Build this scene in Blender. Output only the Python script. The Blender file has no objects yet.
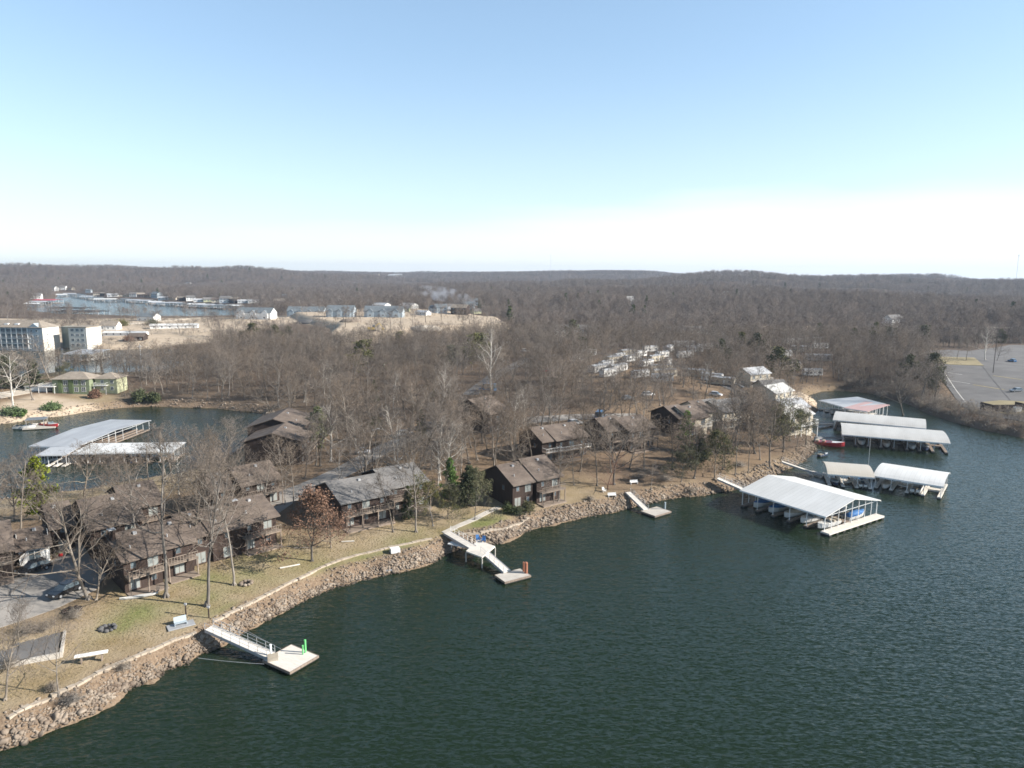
import bpy, math, random
import numpy as np
from mathutils import Vector, Matrix, noise as mnoise

sc = bpy.context.scene
COL = sc.collection
R_ = math.radians

# ------------------------------------------------------------------ camera
F_PX, CAM_H, HOR = 711.0, 50.0, 274.0
PIT = math.atan((384 - HOR) / F_PX)
ROLL = R_(0.35)
_fw = np.array([0, math.cos(PIT), -math.sin(PIT)])
_rt = np.array([1.0, 0, 0])
_up = np.cross(_rt, _fw)
_c, _s = math.cos(ROLL), math.sin(ROLL)
CR, CU = _c * _rt + _s * _up, _c * _up - _s * _rt
cam = bpy.data.cameras.new('camera')
cam.sensor_width = 36.0
cam.lens = F_PX / 1024 * 36.0
cam.clip_start, cam.clip_end = 0.5, 20000
camo = bpy.data.objects.new('camera', cam)
COL.objects.link(camo)
camo.matrix_world = Matrix(((CR[0], CU[0], -_fw[0], 0), (CR[1], CU[1], -_fw[1], 0), (CR[2], CU[2], -_fw[2], CAM_H), (0, 0, 0, 1)))
sc.camera = camo

# ------------------------------------------------------------------ light
SUN_EL, SUN_AZ = R_(28), R_(97)          # azimuth measured from +Y towards +X
SUN_ENERGY, SKY_STR, EXPOSURE = 5.0, 0.088, 1.0
sd = Vector((math.sin(SUN_AZ) * math.cos(SUN_EL), math.cos(SUN_AZ) * math.cos(SUN_EL), math.sin(SUN_EL)))
sun = bpy.data.lights.new('sun', 'SUN')
sun.energy, sun.angle, sun.color = SUN_ENERGY, R_(0.5), (1.0, 0.93, 0.84)
suno = bpy.data.objects.new('sun', sun)
COL.objects.link(suno)
suno.rotation_euler = sd.to_track_quat('Z', 'Y').to_euler()
world = bpy.data.worlds.new('World')
sc.world = world
world.use_nodes = True
wt = world.node_tree
wt.nodes.clear()
wn = wt.nodes.new
wl = wt.links.new
sky = wn('ShaderNodeTexSky')
sky.sky_type = 'NISHITA'
sky.sun_disc = False
sky.sun_elevation, sky.sun_rotation = SUN_EL, SUN_AZ
sky.air_density, sky.dust_density, sky.ozone_density = 1.0, 0.25, 1.3
tc = wn('ShaderNodeTexCoord')
sep = wn('ShaderNodeSeparateXYZ')
wl(tc.outputs['Generated'], sep.inputs[0])
def wmath(op, a, b=None, c=None):
    n = wn('ShaderNodeMath'); n.operation = op
    for i, q in enumerate((a, b, c)):
        if q is None: continue
        if isinstance(q, (int, float)): n.inputs[i].default_value = q
        else: wl(q, n.inputs[i])
    return n.outputs[0]
# a thin bright cloud bank low over the horizon, its upper edge climbing to the east (+X)
ns = wn('ShaderNodeTexNoise'); ns.inputs['Scale'].default_value = 2.2; ns.inputs['Detail'].default_value = 5
mp = wn('ShaderNodeMapping'); mp.inputs['Scale'].default_value = (1.0, 1.0, 7.0)
wl(tc.outputs['Generated'], mp.inputs[0]); wl(mp.outputs[0], ns.inputs[0])
edge = wmath('ADD', wmath('MULTIPLY', sep.outputs[0], 0.07), 0.072)
edge = wmath('ADD', edge, wmath('MULTIPLY', wmath('SUBTRACT', ns.outputs[0], 0.5), 0.09))
dif = wmath('SUBTRACT', edge, sep.outputs[2])
mr = wn('ShaderNodeMapRange'); mr.interpolation_type = 'SMOOTHSTEP'
wl(dif, mr.inputs[0]); mr.inputs[1].default_value = -0.03; mr.inputs[2].default_value = 0.03
mr2 = wn('ShaderNodeMapRange'); mr2.interpolation_type = 'SMOOTHSTEP'    # thin veil fading upwards
wl(sep.outputs[2], mr2.inputs[0]); mr2.inputs[1].default_value = 0.30; mr2.inputs[2].default_value = -0.02
mr2.inputs[3].default_value = 0.0; mr2.inputs[4].default_value = 0.22
fx = wn('ShaderNodeMapRange'); wl(sep.outputs[0], fx.inputs[0])
fx.inputs[1].default_value = -0.6; fx.inputs[2].default_value = 0.15; fx.inputs[3].default_value = 0.5; fx.inputs[4].default_value = 0.9
cf = wmath('MAXIMUM', wmath('MULTIPLY', mr.outputs[0], fx.outputs[0]), mr2.outputs[0])
mix = wn('ShaderNodeMix'); mix.data_type = 'RGBA'
gam = wn('ShaderNodeGamma'); gam.inputs[1].default_value = .7; wl(sky.outputs[0], gam.inputs[0])
tin = wn('ShaderNodeMix'); tin.data_type = 'RGBA'; tin.blend_type = 'MULTIPLY'; tin.inputs[0].default_value = 1
wl(gam.outputs[0], tin.inputs[6]); tin.inputs[7].default_value = (1.62, 1.83, 1.98, 1)
zen = wn('ShaderNodeMapRange'); zen.interpolation_type = 'SMOOTHSTEP'; wl(sep.outputs[2], zen.inputs[0])      # deeper towards the zenith
zen.inputs[1].default_value = .30; zen.inputs[2].default_value = .85; zen.inputs[3].default_value = 1.0; zen.inputs[4].default_value = .38
zm = wn('ShaderNodeMix'); zm.data_type = 'RGBA'; zm.blend_type = 'MULTIPLY'; zm.inputs[0].default_value = 1
wl(tin.outputs[2], zm.inputs[6]); wl(zen.outputs[0], zm.inputs[7])
wl(cf, mix.inputs[0]); wl(zm.outputs[2], mix.inputs[6]); mix.inputs[7].default_value = (6.4, 6.55, 6.7, 1)
bg = wn('ShaderNodeBackground'); bg.inputs[1].default_value = SKY_STR
wo = wn('ShaderNodeOutputWorld')
wl(mix.outputs[2], bg.inputs[0]); wl(bg.outputs[0], wo.inputs[0])

vs = sc.view_settings
vs.view_transform, vs.look, vs.exposure, vs.gamma = 'Standard', 'None', EXPOSURE, 1
sc.render.engine = 'CYCLES'
cy = sc.cycles
cy.max_bounces, cy.diffuse_bounces, cy.glossy_bounces, cy.transmission_bounces, cy.volume_bounces = 5, 2, 2, 3, 0
cy.transparent_max_bounces = 6
cy.caustics_reflective = cy.caustics_refractive = False
cy.use_denoising = True
cy.denoiser = 'OPENIMAGEDENOISE'
cy.denoising_input_passes = 'RGB_ALBEDO_NORMAL'
cy.pixel_filter_type = 'BLACKMAN_HARRIS'
cy.filter_width = 1.6

# ------------------------------------------------------------------ projection helpers (place things on the real ground)
def ray(px, py):
    return (px - 512) / F_PX * CR - (py - 384) / F_PX * CU + _fw
def PZ(px, py, z=0.0):
    d = ray(px, py); t = (z - CAM_H) / d[2]
    return float(d[0] * t), float(d[1] * t)
def depth_of(x, y, z):
    return float((np.array([x, y, z - CAM_H])) @ _fw)

# ------------------------------------------------------------------ numpy value noise
_rs = np.random.RandomState(5)
_tab = _rs.rand(256, 256)
def vnoise(x, y):
    x = np.asarray(x, float); y = np.asarray(y, float)
    xi = np.floor(x).astype(int); yi = np.floor(y).astype(int)
    fx_, fy_ = x - xi, y - yi
    fx_ = fx_ * fx_ * (3 - 2 * fx_); fy_ = fy_ * fy_ * (3 - 2 * fy_)
    a = _tab[xi % 256, yi % 256]; b = _tab[(xi + 1) % 256, yi % 256]
    c = _tab[xi % 256, (yi + 1) % 256]; d = _tab[(xi + 1) % 256, (yi + 1) % 256]
    return (a * (1 - fx_) + b * fx_) * (1 - fy_) + (c * (1 - fx_) + d * fx_) * fy_
def fbm(x, y, o=4):
    s, a, t = 0, 1.0, 0
    for i in range(o):
        s = s + a * vnoise(x * 2 ** i + 17 * i, y * 2 ** i + 31 * i); t += a; a *= .5
    return s / t
def sstep(a, b, x):
    t = np.clip((np.asarray(x, float) - a) / (b - a), 0, 1)
    return t * t * (3 - 2 * t)

# ------------------------------------------------------------------ water outlines
W1 = [PZ(*p) for p in [(-70, 800), (-30, 772), (0, 750), (25, 741), (55, 727), (90, 714), (108, 704), (125, 690), (150, 680), (188, 663),
      (213, 649), (240, 634), (264, 620), (287, 609), (336, 589), (378, 577), (402, 571), (440, 560), (452, 553), (480, 546),
      (500, 543), (530, 530), (560, 522), (600, 515), (640, 505), (680, 498), (712, 494), (737, 490), (762, 480), (790, 469),
      (806, 461), (814, 452), (818, 443), (816, 434), (811, 427), (812, 418), (818, 410), (816, 402), (808, 396), (822, 391), (848, 391),
      (872, 394), (900, 401), (925, 412), (950, 421), (980, 429), (1024, 438)]]
W1 = [(-110.0, -500.0), (-95.0, 0.0), (-78.0, 30.0)] + W1 + [(240.0, 206.0), (420.0, 180.0), (1400.0, 60.0), (1400.0, -500.0)]
W2 = [PZ(*p) for p in [(-400, 560), (-80, 522), (0, 505), (60, 497), (120, 487), (170, 478), (212, 466), (238, 452), (250, 437), (262, 424),
      (262, 413), (240, 411), (215, 408), (170, 407), (130, 407), (100, 410), (60, 416), (30, 420), (0, 424), (-80, 432), (-400, 440)]]
W3 = [PZ(*p) for p in [(-500, 392), (0, 383), (30, 378), (60, 374), (110, 376), (150, 374), (190, 366), (212, 356), (200, 350), (150, 349),
      (110, 350), (70, 347), (0, 350), (-500, 352)]]
W4 = [PZ(*p) for p in [(26, 311), (28, 305), (45, 301), (55, 299), (58, 293), (78, 293), (92, 296), (105, 299), (150, 300), (168, 303),
      (200, 304), (243, 306), (252, 311), (243, 317), (200, 318), (150, 318), (100, 316), (60, 315)]]
WATERS = [np.array(w) for w in (W1, W2, W3, W4)]
def seg_dist(x, y, poly):
    d = np.full(x.shape, 1e9); inside = np.zeros(x.shape, bool)
    n = len(poly)
    for i in range(n):
        ax, ay = poly[i]; bx, by = poly[(i + 1) % n]
        ex, ey = bx - ax, by - ay
        t = np.clip(((x - ax) * ex + (y - ay) * ey) / (ex * ex + ey * ey), 0, 1)
        d = np.minimum(d, np.hypot(x - ax - t * ex, y - ay - t * ey))
        if ay != by:
            c = ((ay > y) != (by > y)) & (x < (bx - ax) * (y - ay) / (by - ay) + ax)
            inside ^= c
    return d, inside
def shore(x, y):
    """signed distance to the water's edge, positive on land, and the index of the nearest water"""
    best = np.full(x.shape, 1e9)
    for w in WATERS:
        d, ins = seg_dist(x, y, w)
        best = np.where(ins, -d, np.minimum(best, d)) if False else np.minimum(best, np.where(ins, -d, d))
    return best
HP_X = [-400, -60, 0, 100, 200, 300, 400, 500, 600, 640, 700, 780, 860, 930, 1024, 1100, 1400]
HP_Y = [262, 262, 263, 264.5, 267, 269, 271, 270.5, 269.5, 270, 274, 278, 276, 276, 280, 281, 281]
PITS = [np.array([PZ(px, py, 6) for px, py in poly]) for poly in (
    [(286, 317), (380, 315), (470, 318), (500, 321), (515, 330), (500, 335), (470, 335), (418, 338), (372, 345), (340, 349), (318, 342), (332, 331), (300, 323)],)]
def height(x, y):
    x = np.atleast_1d(np.asarray(x, float)); y = np.atleast_1d(np.asarray(y, float))
    d = shore(x, y)
    r = np.hypot(x, y)
    near = 1 - sstep(130, 420, r)
    d = d + (vnoise(x / 3.1, y / 3.1) - .5) * 1.6 * near + (vnoise(x / 9, y / 9) - .5) * 1.4
    bw = 4.0
    bank = 2.1 * sstep(-.2, 1, d / bw)
    z = np.where(d < 0, np.maximum(-5, d * 0.4), bank)
    z = np.where((d >= 0), np.maximum(bank, 0.02 + 0.3 * np.minimum(d, 1)), z)
    z = z + np.where(d > bw, 0.062 * np.clip(d - bw, 0, 75), 0)
    z = z + np.clip(d - bw, 0, 1) * 0.0 + np.where(d > bw, (fbm(x / 22, y / 22, 3) - .5) * .7 * np.clip((d - bw) / 10, 0, 1), 0)
    # distant hills
    px = 512 + F_PX * x / np.maximum(y, 50) * 1.0
    yt = np.interp(px, HP_X, HP_Y) + 2.6 + 2.0 * (1 - sstep(0, 350, px))
    rh = 4300.0
    tgt = CAM_H + rh * (HOR + (px - 512) * 0.0061 - yt) / F_PX - 11
    ramp = sstep(1300, 4300, r)
    hills = ramp * (tgt - 8) + (fbm(x / 650, y / 430 + 3, 4) - .46) * 105 * sstep(450, 1500, r) * (1 - .75 * sstep(2800, 4200, r))
    hills = hills + (fbm(x / 160, y / 160, 3) - .5) * 12 * sstep(350, 700, r)
    hills = np.maximum(hills, -4)
    left = 1 - sstep(290, 420, px)
    hills = hills * (1 - left * (1 - sstep(1350, 1900, r)))
    z = z + np.where(d > 0, hills * sstep(0, 260, d), 0)
    z = np.where(r > 5200, z - (r - 5200) * .03, z)
    for pit in PITS:
        pd, ins = seg_dist(x, y, pit)
        z = np.where(ins, z + 5.0 * sstep(0, 9, pd), z)
    return z
def hz(x, y):
    return float(height(x, y)[0])
def G(px, py, up=0.0):
    """pixel of the photograph -> the point of the terrain (plus up metres) seen there"""
    d = ray(px, py); lo, hi = 40.0, 6500.0
    for _ in range(3):
        t = np.geomspace(lo, hi, 90)
        g = np.maximum(height(d[0] * t, d[1] * t), 0) + up
        k = np.nonzero(CAM_H + d[2] * t <= g)[0]
        if len(k) == 0:
            if hi < 6499: break
            lo = hi = 4300.0; break
        i = max(int(k[0]), 1); lo, hi = t[i - 1], t[i]
    t = (lo + hi) / 2; x, y = float(d[0] * t), float(d[1] * t)
    return x, y, max(hz(x, y), 0.0)

# ------------------------------------------------------------------ object helpers
class MB:
    def __init__(s):
        s.v, s.f, s.m = [], [], []
    def add(s, vs, fs, mi=0):
        o = len(s.v); s.v.extend(vs); s.f.extend([tuple(i + o for i in f) for f in fs]); s.m.extend([mi] * len(fs))
    def box(s, cx, cy, cz, sx, sy, sz, rz=0.0, mi=0):
        """centre x, y and BOTTOM z"""
        c, n = math.cos(rz), math.sin(rz); vs = []
        for z in (cz, cz + sz):
            for a, b in ((-1, -1), (1, -1), (1, 1), (-1, 1)):
                u, w = a * sx / 2, b * sy / 2
                vs.append((cx + u * c - w * n, cy + u * n + w * c, z))
        s.add(vs, [(3, 2, 1, 0), (4, 5, 6, 7), (0, 1, 5, 4), (1, 2, 6, 5), (2, 3, 7, 6), (3, 0, 4, 7)], mi)
        return s
    def prism(s, prof, x0, x1, mi=0):
        """profile [(y, z)] extruded along x"""
        n = len(prof)
        vs = [(x0, y, z) for y, z in prof] + [(x1, y, z) for y, z in prof]
        s.add(vs, [tuple(range(n))[::-1], tuple(range(n, 2 * n))] + [(i, (i + 1) % n, n + (i + 1) % n, n + i) for i in range(n)], mi)
        return s
    def tube(s, p, q, r0, r1=None, n=6, mi=0, caps=True):
        r1 = r0 if r1 is None else r1
        p, q = Vector(p), Vector(q); d = (q - p)
        if d.length < 1e-6: return s
        d.normalize(); a = d.orthogonal().normalized(); b = d.cross(a)
        vs = [tuple(p + (a * math.cos(t) + b * math.sin(t)) * r0) for t in [2 * math.pi * i / n for i in range(n)]]
        vs += [tuple(q + (a * math.cos(t) + b * math.sin(t)) * r1) for t in [2 * math.pi * i / n for i in range(n)]]
        fs = [(i, (i + 1) % n, n + (i + 1) % n, n + i) for i in range(n)]
        if caps: fs += [tuple(range(n))[::-1], tuple(range(n, 2 * n))]
        s.add(vs, fs, mi); return s
    def slab(s, pts, th, mi=0):
        """planar polygon (list of xyz), thickened downwards by th"""
        n = len(pts)
        vs = [tuple(p) for p in pts] + [(p[0], p[1], p[2] - th) for p in pts]
        s.add(vs, [tuple(range(n)), tuple(range(n, 2 * n))[::-1]] + [((i + 1) % n, i, n + i, n + (i + 1) % n) for i in range(n)], mi)
        return s
    def loft(s, rings, mi=0, cap=True):
        n = len(rings[0]); vs = [tuple(p) for r in rings for p in r]; fs = []
        for k in range(len(rings) - 1):
            for i in range(n):
                fs.append((k * n + i, k * n + (i + 1) % n, (k + 1) * n + (i + 1) % n, (k + 1) * n + i))
        if cap: fs += [tuple(range(n))[::-1], tuple(range((len(rings) - 1) * n, len(rings) * n))]
        s.add(vs, fs, mi); return s
    def mesh(s, name, mats):
        me = bpy.data.meshes.new(name)
        me.from_pydata(s.v, [], s.f)
        for m in (mats if isinstance(mats, (list, tuple)) else [mats]): me.materials.append(m)
        if any(s.m): me.polygons.foreach_set('material_index', s.m)
        me.update(); return me
    def build(s, name, mats, parent=None, smooth=False, **tags):
        me = s.mesh(name, mats)
        if smooth: me.polygons.foreach_set('use_smooth', [True] * len(me.polygons))
        o = bpy.data.objects.new(name, me); COL.objects.link(o)
        if parent is not None: o.parent = parent
        for k, v in tags.items(): o[k] = v
        return o
def tag(o, label=None, cat=None, group=None, kind=None):
    if label: o['label'] = label
    if cat: o['category'] = cat
    if group: o['group'] = group
    if kind: o['kind'] = kind
    return o
def empty(name, loc, rz=0.0, label=None, cat=None, group=None, scale=None):
    o = bpy.data.objects.new(name, None); o.empty_display_size = .3
    COL.objects.link(o); o.location = loc; o.rotation_euler = (0, 0, rz)
    if scale: o.scale = scale
    return tag(o, label, cat, group)
def np_mesh(name, V, T, mats, mi=None, smooth=False):
    """fast mesh from numpy arrays: V (n,3), T (m,3) or (m,4)"""
    me = bpy.data.meshes.new(name); k = T.shape[1]
    me.vertices.add(len(V)); me.vertices.foreach_set('co', V.astype(np.float32).ravel())
    me.loops.add(T.size); me.loops.foreach_set('vertex_index', T.astype(np.int32).ravel())
    me.polygons.add(len(T)); me.polygons.foreach_set('loop_start', np.arange(0, T.size, k, dtype=np.int32))
    me.polygons.foreach_set('loop_total', np.full(len(T), k, np.int32))
    for m in (mats if isinstance(mats, (list, tuple)) else [mats]): me.materials.append(m)
    if mi is not None: me.polygons.foreach_set('material_index', mi.astype(np.int32))
    if smooth: me.polygons.foreach_set('use_smooth', np.ones(len(T), bool))
    me.update(calc_edges=True); me.validate()
    return me

# ------------------------------------------------------------------ materials
MAT = {}
def mat(name, col, rough=.8, var=.12, scale=1.5, col2=None, bump=0.0, spec=.3, metal=0.0, stretch=None, rnd=0.0, detail=4, coord='Object', bscale=None):
    m = bpy.data.materials.new(name); m.use_nodes = True
    nt = m.node_tree; b = nt.nodes['Principled BSDF']; L = nt.links.new; N = nt.nodes.new
    b.inputs['Roughness'].default_value = rough; b.inputs['Metallic'].default_value = metal
    b.inputs['Specular IOR Level'].default_value = spec
    c2 = col2 or tuple(min(1, c * (1 + var)) for c in col)
    c1 = col if col2 else tuple(c * (1 - var) for c in col)
    t = N('ShaderNodeTexCoord'); no = N('ShaderNodeTexNoise')
    no.inputs['Scale'].default_value = scale; no.inputs['Detail'].default_value = detail; no.inputs['Roughness'].default_value = .6
    src = t.outputs[coord]
    if stretch:
        mpn = N('ShaderNodeMapping'); mpn.inputs['Scale'].default_value = stretch; L(src, mpn.inputs[0]); src = mpn.outputs[0]
    L(src, no.inputs['Vector'])
    rr = N('ShaderNodeMapRange'); rr.inputs[1].default_value = .3; rr.inputs[2].default_value = .7
    L(no.outputs[0], rr.inputs[0])
    mx = N('ShaderNodeMix'); mx.data_type = 'RGBA'
    mx.inputs[6].default_value = (*c1, 1); mx.inputs[7].default_value = (*c2, 1)
    L(rr.outputs[0], mx.inputs[0]); out = mx.outputs[2]
    if rnd:
        oi = N('ShaderNodeObjectInfo'); hs = N('ShaderNodeHueSaturation')
        r2 = N('ShaderNodeMapRange'); r2.inputs[3].default_value = 1 - rnd; r2.inputs[4].default_value = 1 + rnd
        L(oi.outputs['Random'], r2.inputs[0]); L(r2.outputs[0], hs.inputs['Value'])
        r3 = N('ShaderNodeMath'); r3.operation = 'MULTIPLY'; r3.inputs[1].default_value = 7.31
        r4 = N('ShaderNodeMath'); r4.operation = 'FRACT'; L(oi.outputs['Random'], r3.inputs[0]); L(r3.outputs[0], r4.inputs[0])
        r5 = N('ShaderNodeMapRange'); r5.inputs[3].default_value = .7; r5.inputs[4].default_value = 1.25
        L(r4.outputs[0], r5.inputs[0]); L(r5.outputs[0], hs.inputs['Saturation'])
        L(out, hs.inputs['Color']); out = hs.outputs[0]
    L(out, b.inputs['Base Color'])
    if bump:
        bp = N('ShaderNodeBump'); bp.inputs['Strength'].default_value = 1.0; bp.inputs['Distance'].default_value = bump
        if bscale:
            n2 = N('ShaderNodeTexNoise'); n2.inputs['Scale'].default_value = bscale; n2.inputs['Detail'].default_value = 4
            L(t.outputs[coord], n2.inputs['Vector']); L(n2.outputs[0], bp.inputs['Height'])
        else: L(no.outputs[0], bp.inputs['Height'])
        L(bp.outputs[0], b.inputs['Normal'])
    MAT[name] = m
    return m
def shingle(name, c1, c2):
    """courses of shingles: bricks in two tones with blotches of weathering"""
    m = mat(name, c1, .9, col2=c2, scale=.45, detail=6)
    nt = m.node_tree; b = nt.nodes['Principled BSDF']; L = nt.links.new; N = nt.nodes.new
    src = b.inputs['Base Color'].links[0].from_socket
    t = N('ShaderNodeTexCoord'); br = N('ShaderNodeTexBrick'); br.inputs['Scale'].default_value = 1.0
    br.inputs['Brick Width'].default_value = .9; br.inputs['Row Height'].default_value = .3; br.inputs['Mortar Size'].default_value = .02
    br.inputs['Color1'].default_value = (1.1, 1.08, 1.06, 1); br.inputs['Color2'].default_value = (.82, .82, .84, 1); br.inputs['Mortar'].default_value = (.6, .6, .6, 1)
    L(t.outputs['Object'], br.inputs[0])
    mx = N('ShaderNodeMix'); mx.data_type = 'RGBA'; mx.blend_type = 'MULTIPLY'; mx.inputs[0].default_value = .8
    L(src, mx.inputs[6]); L(br.outputs[0], mx.inputs[7]); L(mx.outputs[2], b.inputs['Base Color'])
    return m
def ribbed(name, col, var=.06, step=.9, rough=.45, metal=.0, dirt=None):
    """sheet metal roof with standing seams running down the slope (local y), plus dirt streaks"""
    m = mat(name, col, rough, var, scale=.35, stretch=(1, .25, 1), col2=dirt, spec=.5, metal=metal)
    nt = m.node_tree; b = nt.nodes['Principled BSDF']; L = nt.links.new; N = nt.nodes.new
    src = b.inputs['Base Color'].links[0].from_socket
    t = N('ShaderNodeTexCoord'); w = N('ShaderNodeTexWave'); w.wave_type = 'BANDS'; w.bands_direction = 'X'; w.wave_profile = 'SAW'
    w.inputs['Scale'].default_value = 1 / step / 3.1416 * 1.57 ; w.inputs['Distortion'].default_value = 0
    L(t.outputs['Object'], w.inputs[0])
    g = N('ShaderNodeMapRange'); g.inputs[1].default_value = .9; g.inputs[2].default_value = 1; g.inputs[3].default_value = 1; g.inputs[4].default_value = .72
    L(w.outputs['Fac'], g.inputs[0])
    mx = N('ShaderNodeMix'); mx.data_type = 'RGBA'; mx.blend_type = 'MULTIPLY'; mx.inputs[0].default_value = 1
    L(src, mx.inputs[6]); L(g.outputs[0], mx.inputs[7]); L(mx.outputs[2], b.inputs['Base Color'])
    return m
bark = mat('bark', (.10, .085, .07), .95, col2=(.27, .24, .205), scale=2.2, stretch=(1, 1, .3), rnd=.42)
twig = mat('twig', (.155, .128, .105), .95, .2, scale=.35, rnd=.28)
bark_w = mat('pale_bark', (.42, .39, .34), .9, col2=(.68, .65, .6), scale=1.2)
twig_w = mat('pale_twig', (.30, .27, .235), .9, .2, scale=.5, rnd=.1)
bark_r = mat('reddish_bark', (.20, .12, .085), .95, col2=(.30, .18, .13), scale=1.4)
leaf_r = mat('russet_leaf', (.13, .075, .05), .85, col2=(.24, .145, .10), scale=.9)
pine_y = mat('yellow_pine_needle', (.09, .115, .022), .8, col2=(.20, .22, .05), scale=.6, rnd=.1)
pine_g = mat('cedar_needle', (.038, .055, .022), .85, col2=(.10, .115, .045), scale=.7, rnd=.2)
pine_b = mat('green_pine_needle', (.06, .11, .03), .8, col2=(.13, .20, .06), scale=.6, rnd=.1)
olive = mat('olive_leaf', (.065, .07, .032), .85, col2=(.135, .13, .06), scale=.5, rnd=.2)
twig_far = mat('far_twig', (.155, .13, .114), .95, .22, scale=.1, rnd=.28)
wood_br = mat('brown_siding', (.034, .023, .019), .85, col2=(.052, .036, .03), scale=1.1, stretch=(3, 3, .5))
wood_dk = mat('dark_siding', (.032, .024, .021), .85, col2=(.055, .04, .034), scale=1.1, stretch=(3, 3, .5))
wood_deck = mat('weathered_deck_wood', (.17, .135, .11), .85, col2=(.29, .235, .19), scale=1.3, stretch=(1, 5, 1))
wood_rail = mat('railing_wood', (.24, .2, .165), .85, .2, scale=2)
cream = mat('cream_siding', (.50, .45, .36), .8, .1, scale=1.2)
white_p = mat('white_paint', (.74, .74, .72), .55, .06, scale=1.5)
white_b = mat('bright_white_paint', (.82, .82, .8), .5, .04, scale=1.5)
glass = mat('window_glass', (.10, .13, .15), .12, .4, scale=.6, spec=.9)
blind = mat('window_blind', (.24, .26, .25), .5, .12, scale=1, spec=.6)
dark_in = mat('dark_interior', (.018, .018, .02), .9)
concrete = mat('concrete', (.40, .37, .33), .9, col2=(.52, .49, .44), scale=.8)
dockpl = mat('pale_dock_deck', (.56, .52, .46), .85, col2=(.70, .66, .60), scale=.9, stretch=(1, 6, 1))
steel = mat('galvanised_steel', (.42, .43, .44), .5, .1, metal=.3)
steel_w = mat('white_steel', (.72, .73, .73), .5, .05)
foam = mat('black_float', (.035, .035, .037), .8)
rooft_br = shingle('brown_shingle', (.10, .079, .066), (.18, .147, .122))
rooft_dk = shingle('dark_brown_shingle', (.12, .088, .075), (.185, .14, .12))
rooft_gr = shingle('grey_shingle', (.13, .127, .123), (.22, .213, .205))
rooft_ta = shingle('tan_shingle', (.24, .205, .165), (.33, .29, .24))
rooft_sl = shingle('slate_shingle', (.12, .145, .16), (.19, .215, .23))
met_w = ribbed('white_metal_roof', (.60, .60, .575), .05, step=1.6, dirt=(.72, .72, .70))
met_o = ribbed('ivory_metal_roof', (.46, .45, .42), .05, dirt=(.56, .55, .52))
met_t = ribbed('tan_metal_roof', (.52, .48, .41), .05)
met_g = ribbed('grey_metal_roof', (.30, .31, .325), .1, dirt=(.42, .435, .45))
met_b = ribbed('pale_grey_metal_roof', (.44, .45, .46), .1)
met_p = ribbed('faded_pink_metal_roof', (.52, .34, .31), .1)
rock_m = mat('riprap_rock', (.125, .092, .068), .95, col2=(.33, .28, .225), scale=.6, detail=5, coord='Object')
def wet_below(m, z0, z1):
    nt = m.node_tree; b = nt.nodes['Principled BSDF']; L = nt.links.new; N = nt.nodes.new; src = b.inputs['Base Color'].links[0].from_socket
    g = N('ShaderNodeNewGeometry'); sp = N('ShaderNodeSeparateXYZ'); L(g.outputs['Position'], sp.inputs[0])
    r = N('ShaderNodeMapRange'); r.inputs[1].default_value = z0; r.inputs[2].default_value = z1; r.inputs[3].default_value = .32; r.inputs[4].default_value = 1; L(sp.outputs[2], r.inputs[0])
    mx = N('ShaderNodeMix'); mx.data_type = 'RGBA'; mx.blend_type = 'MULTIPLY'; mx.inputs[0].default_value = 1; L(src, mx.inputs[6]); L(r.outputs[0], mx.inputs[7]); L(mx.outputs[2], b.inputs['Base Color'])
wet_below(rock_m, .12, .42)          # stones soaked by the lapping water
asph = mat('asphalt', (.115, .113, .112), .95, col2=(.175, .17, .165), scale=.12, detail=8, bump=.01)
asph_d = mat('dark_asphalt', (.085, .085, .088), .95, col2=(.13, .128, .125), scale=.1, detail=8)
line_m = mat('line_paint', (.62, .6, .56), .8, .1)
sandp = mat('pale_gravel', (.42, .37, .30), .95, col2=(.54, .48, .40), scale=.3, detail=8)
tire = mat('tyre_rubber', (.02, .02, .02), .9)
hull_w = mat('white_gelcoat', (.62, .62, .60), .3, .03, spec=.6)
hull_b = mat('navy_gelcoat', (.03, .05, .10), .3, .1, spec=.6)
hull_r = mat('red_gelcoat', (.42, .03, .035), .35, .1, spec=.6)
tarp_b = mat('grey_boat_cover', (.16, .18, .2), .8, .2)
tarp_t = mat('tan_boat_cover', (.36, .32, .26), .8, .15)
tarp_n = mat('blue_tarp', (.04, .14, .34), .7, .15)
car_k = mat('black_car_paint', (.018, .019, .022), .25, .1, spec=.7)
car_w = mat('white_car_paint', (.75, .76, .77), .3, .03, spec=.6)
car_g = mat('silver_car_paint', (.33, .35, .37), .3, .05, spec=.7, metal=.4)
car_r = mat('red_car_paint', (.33, .03, .03), .3, .1, spec=.6)
car_c = mat('blue_car_paint', (.04, .17, .36), .3, .1, spec=.6)
green_p = mat('sage_green_siding', (.20, .235, .15), .8, .1)
green_b = mat('bright_green_paint', (.16, .55, .20), .6, .08)
yellow_p = mat('pale_yellow_siding', (.40, .41, .27), .8, .08)
bluegr = mat('blue_grey_siding', (.36, .42, .46), .8, .08)
rust = mat('rust_brown_pile', (.28, .11, .065), .85, col2=(.36, .16, .10), scale=2)
straw_m = mat('dead_brush', (.19, .165, .14), .95, col2=(.30, .265, .22), scale=1.5, rnd=.15)

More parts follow.
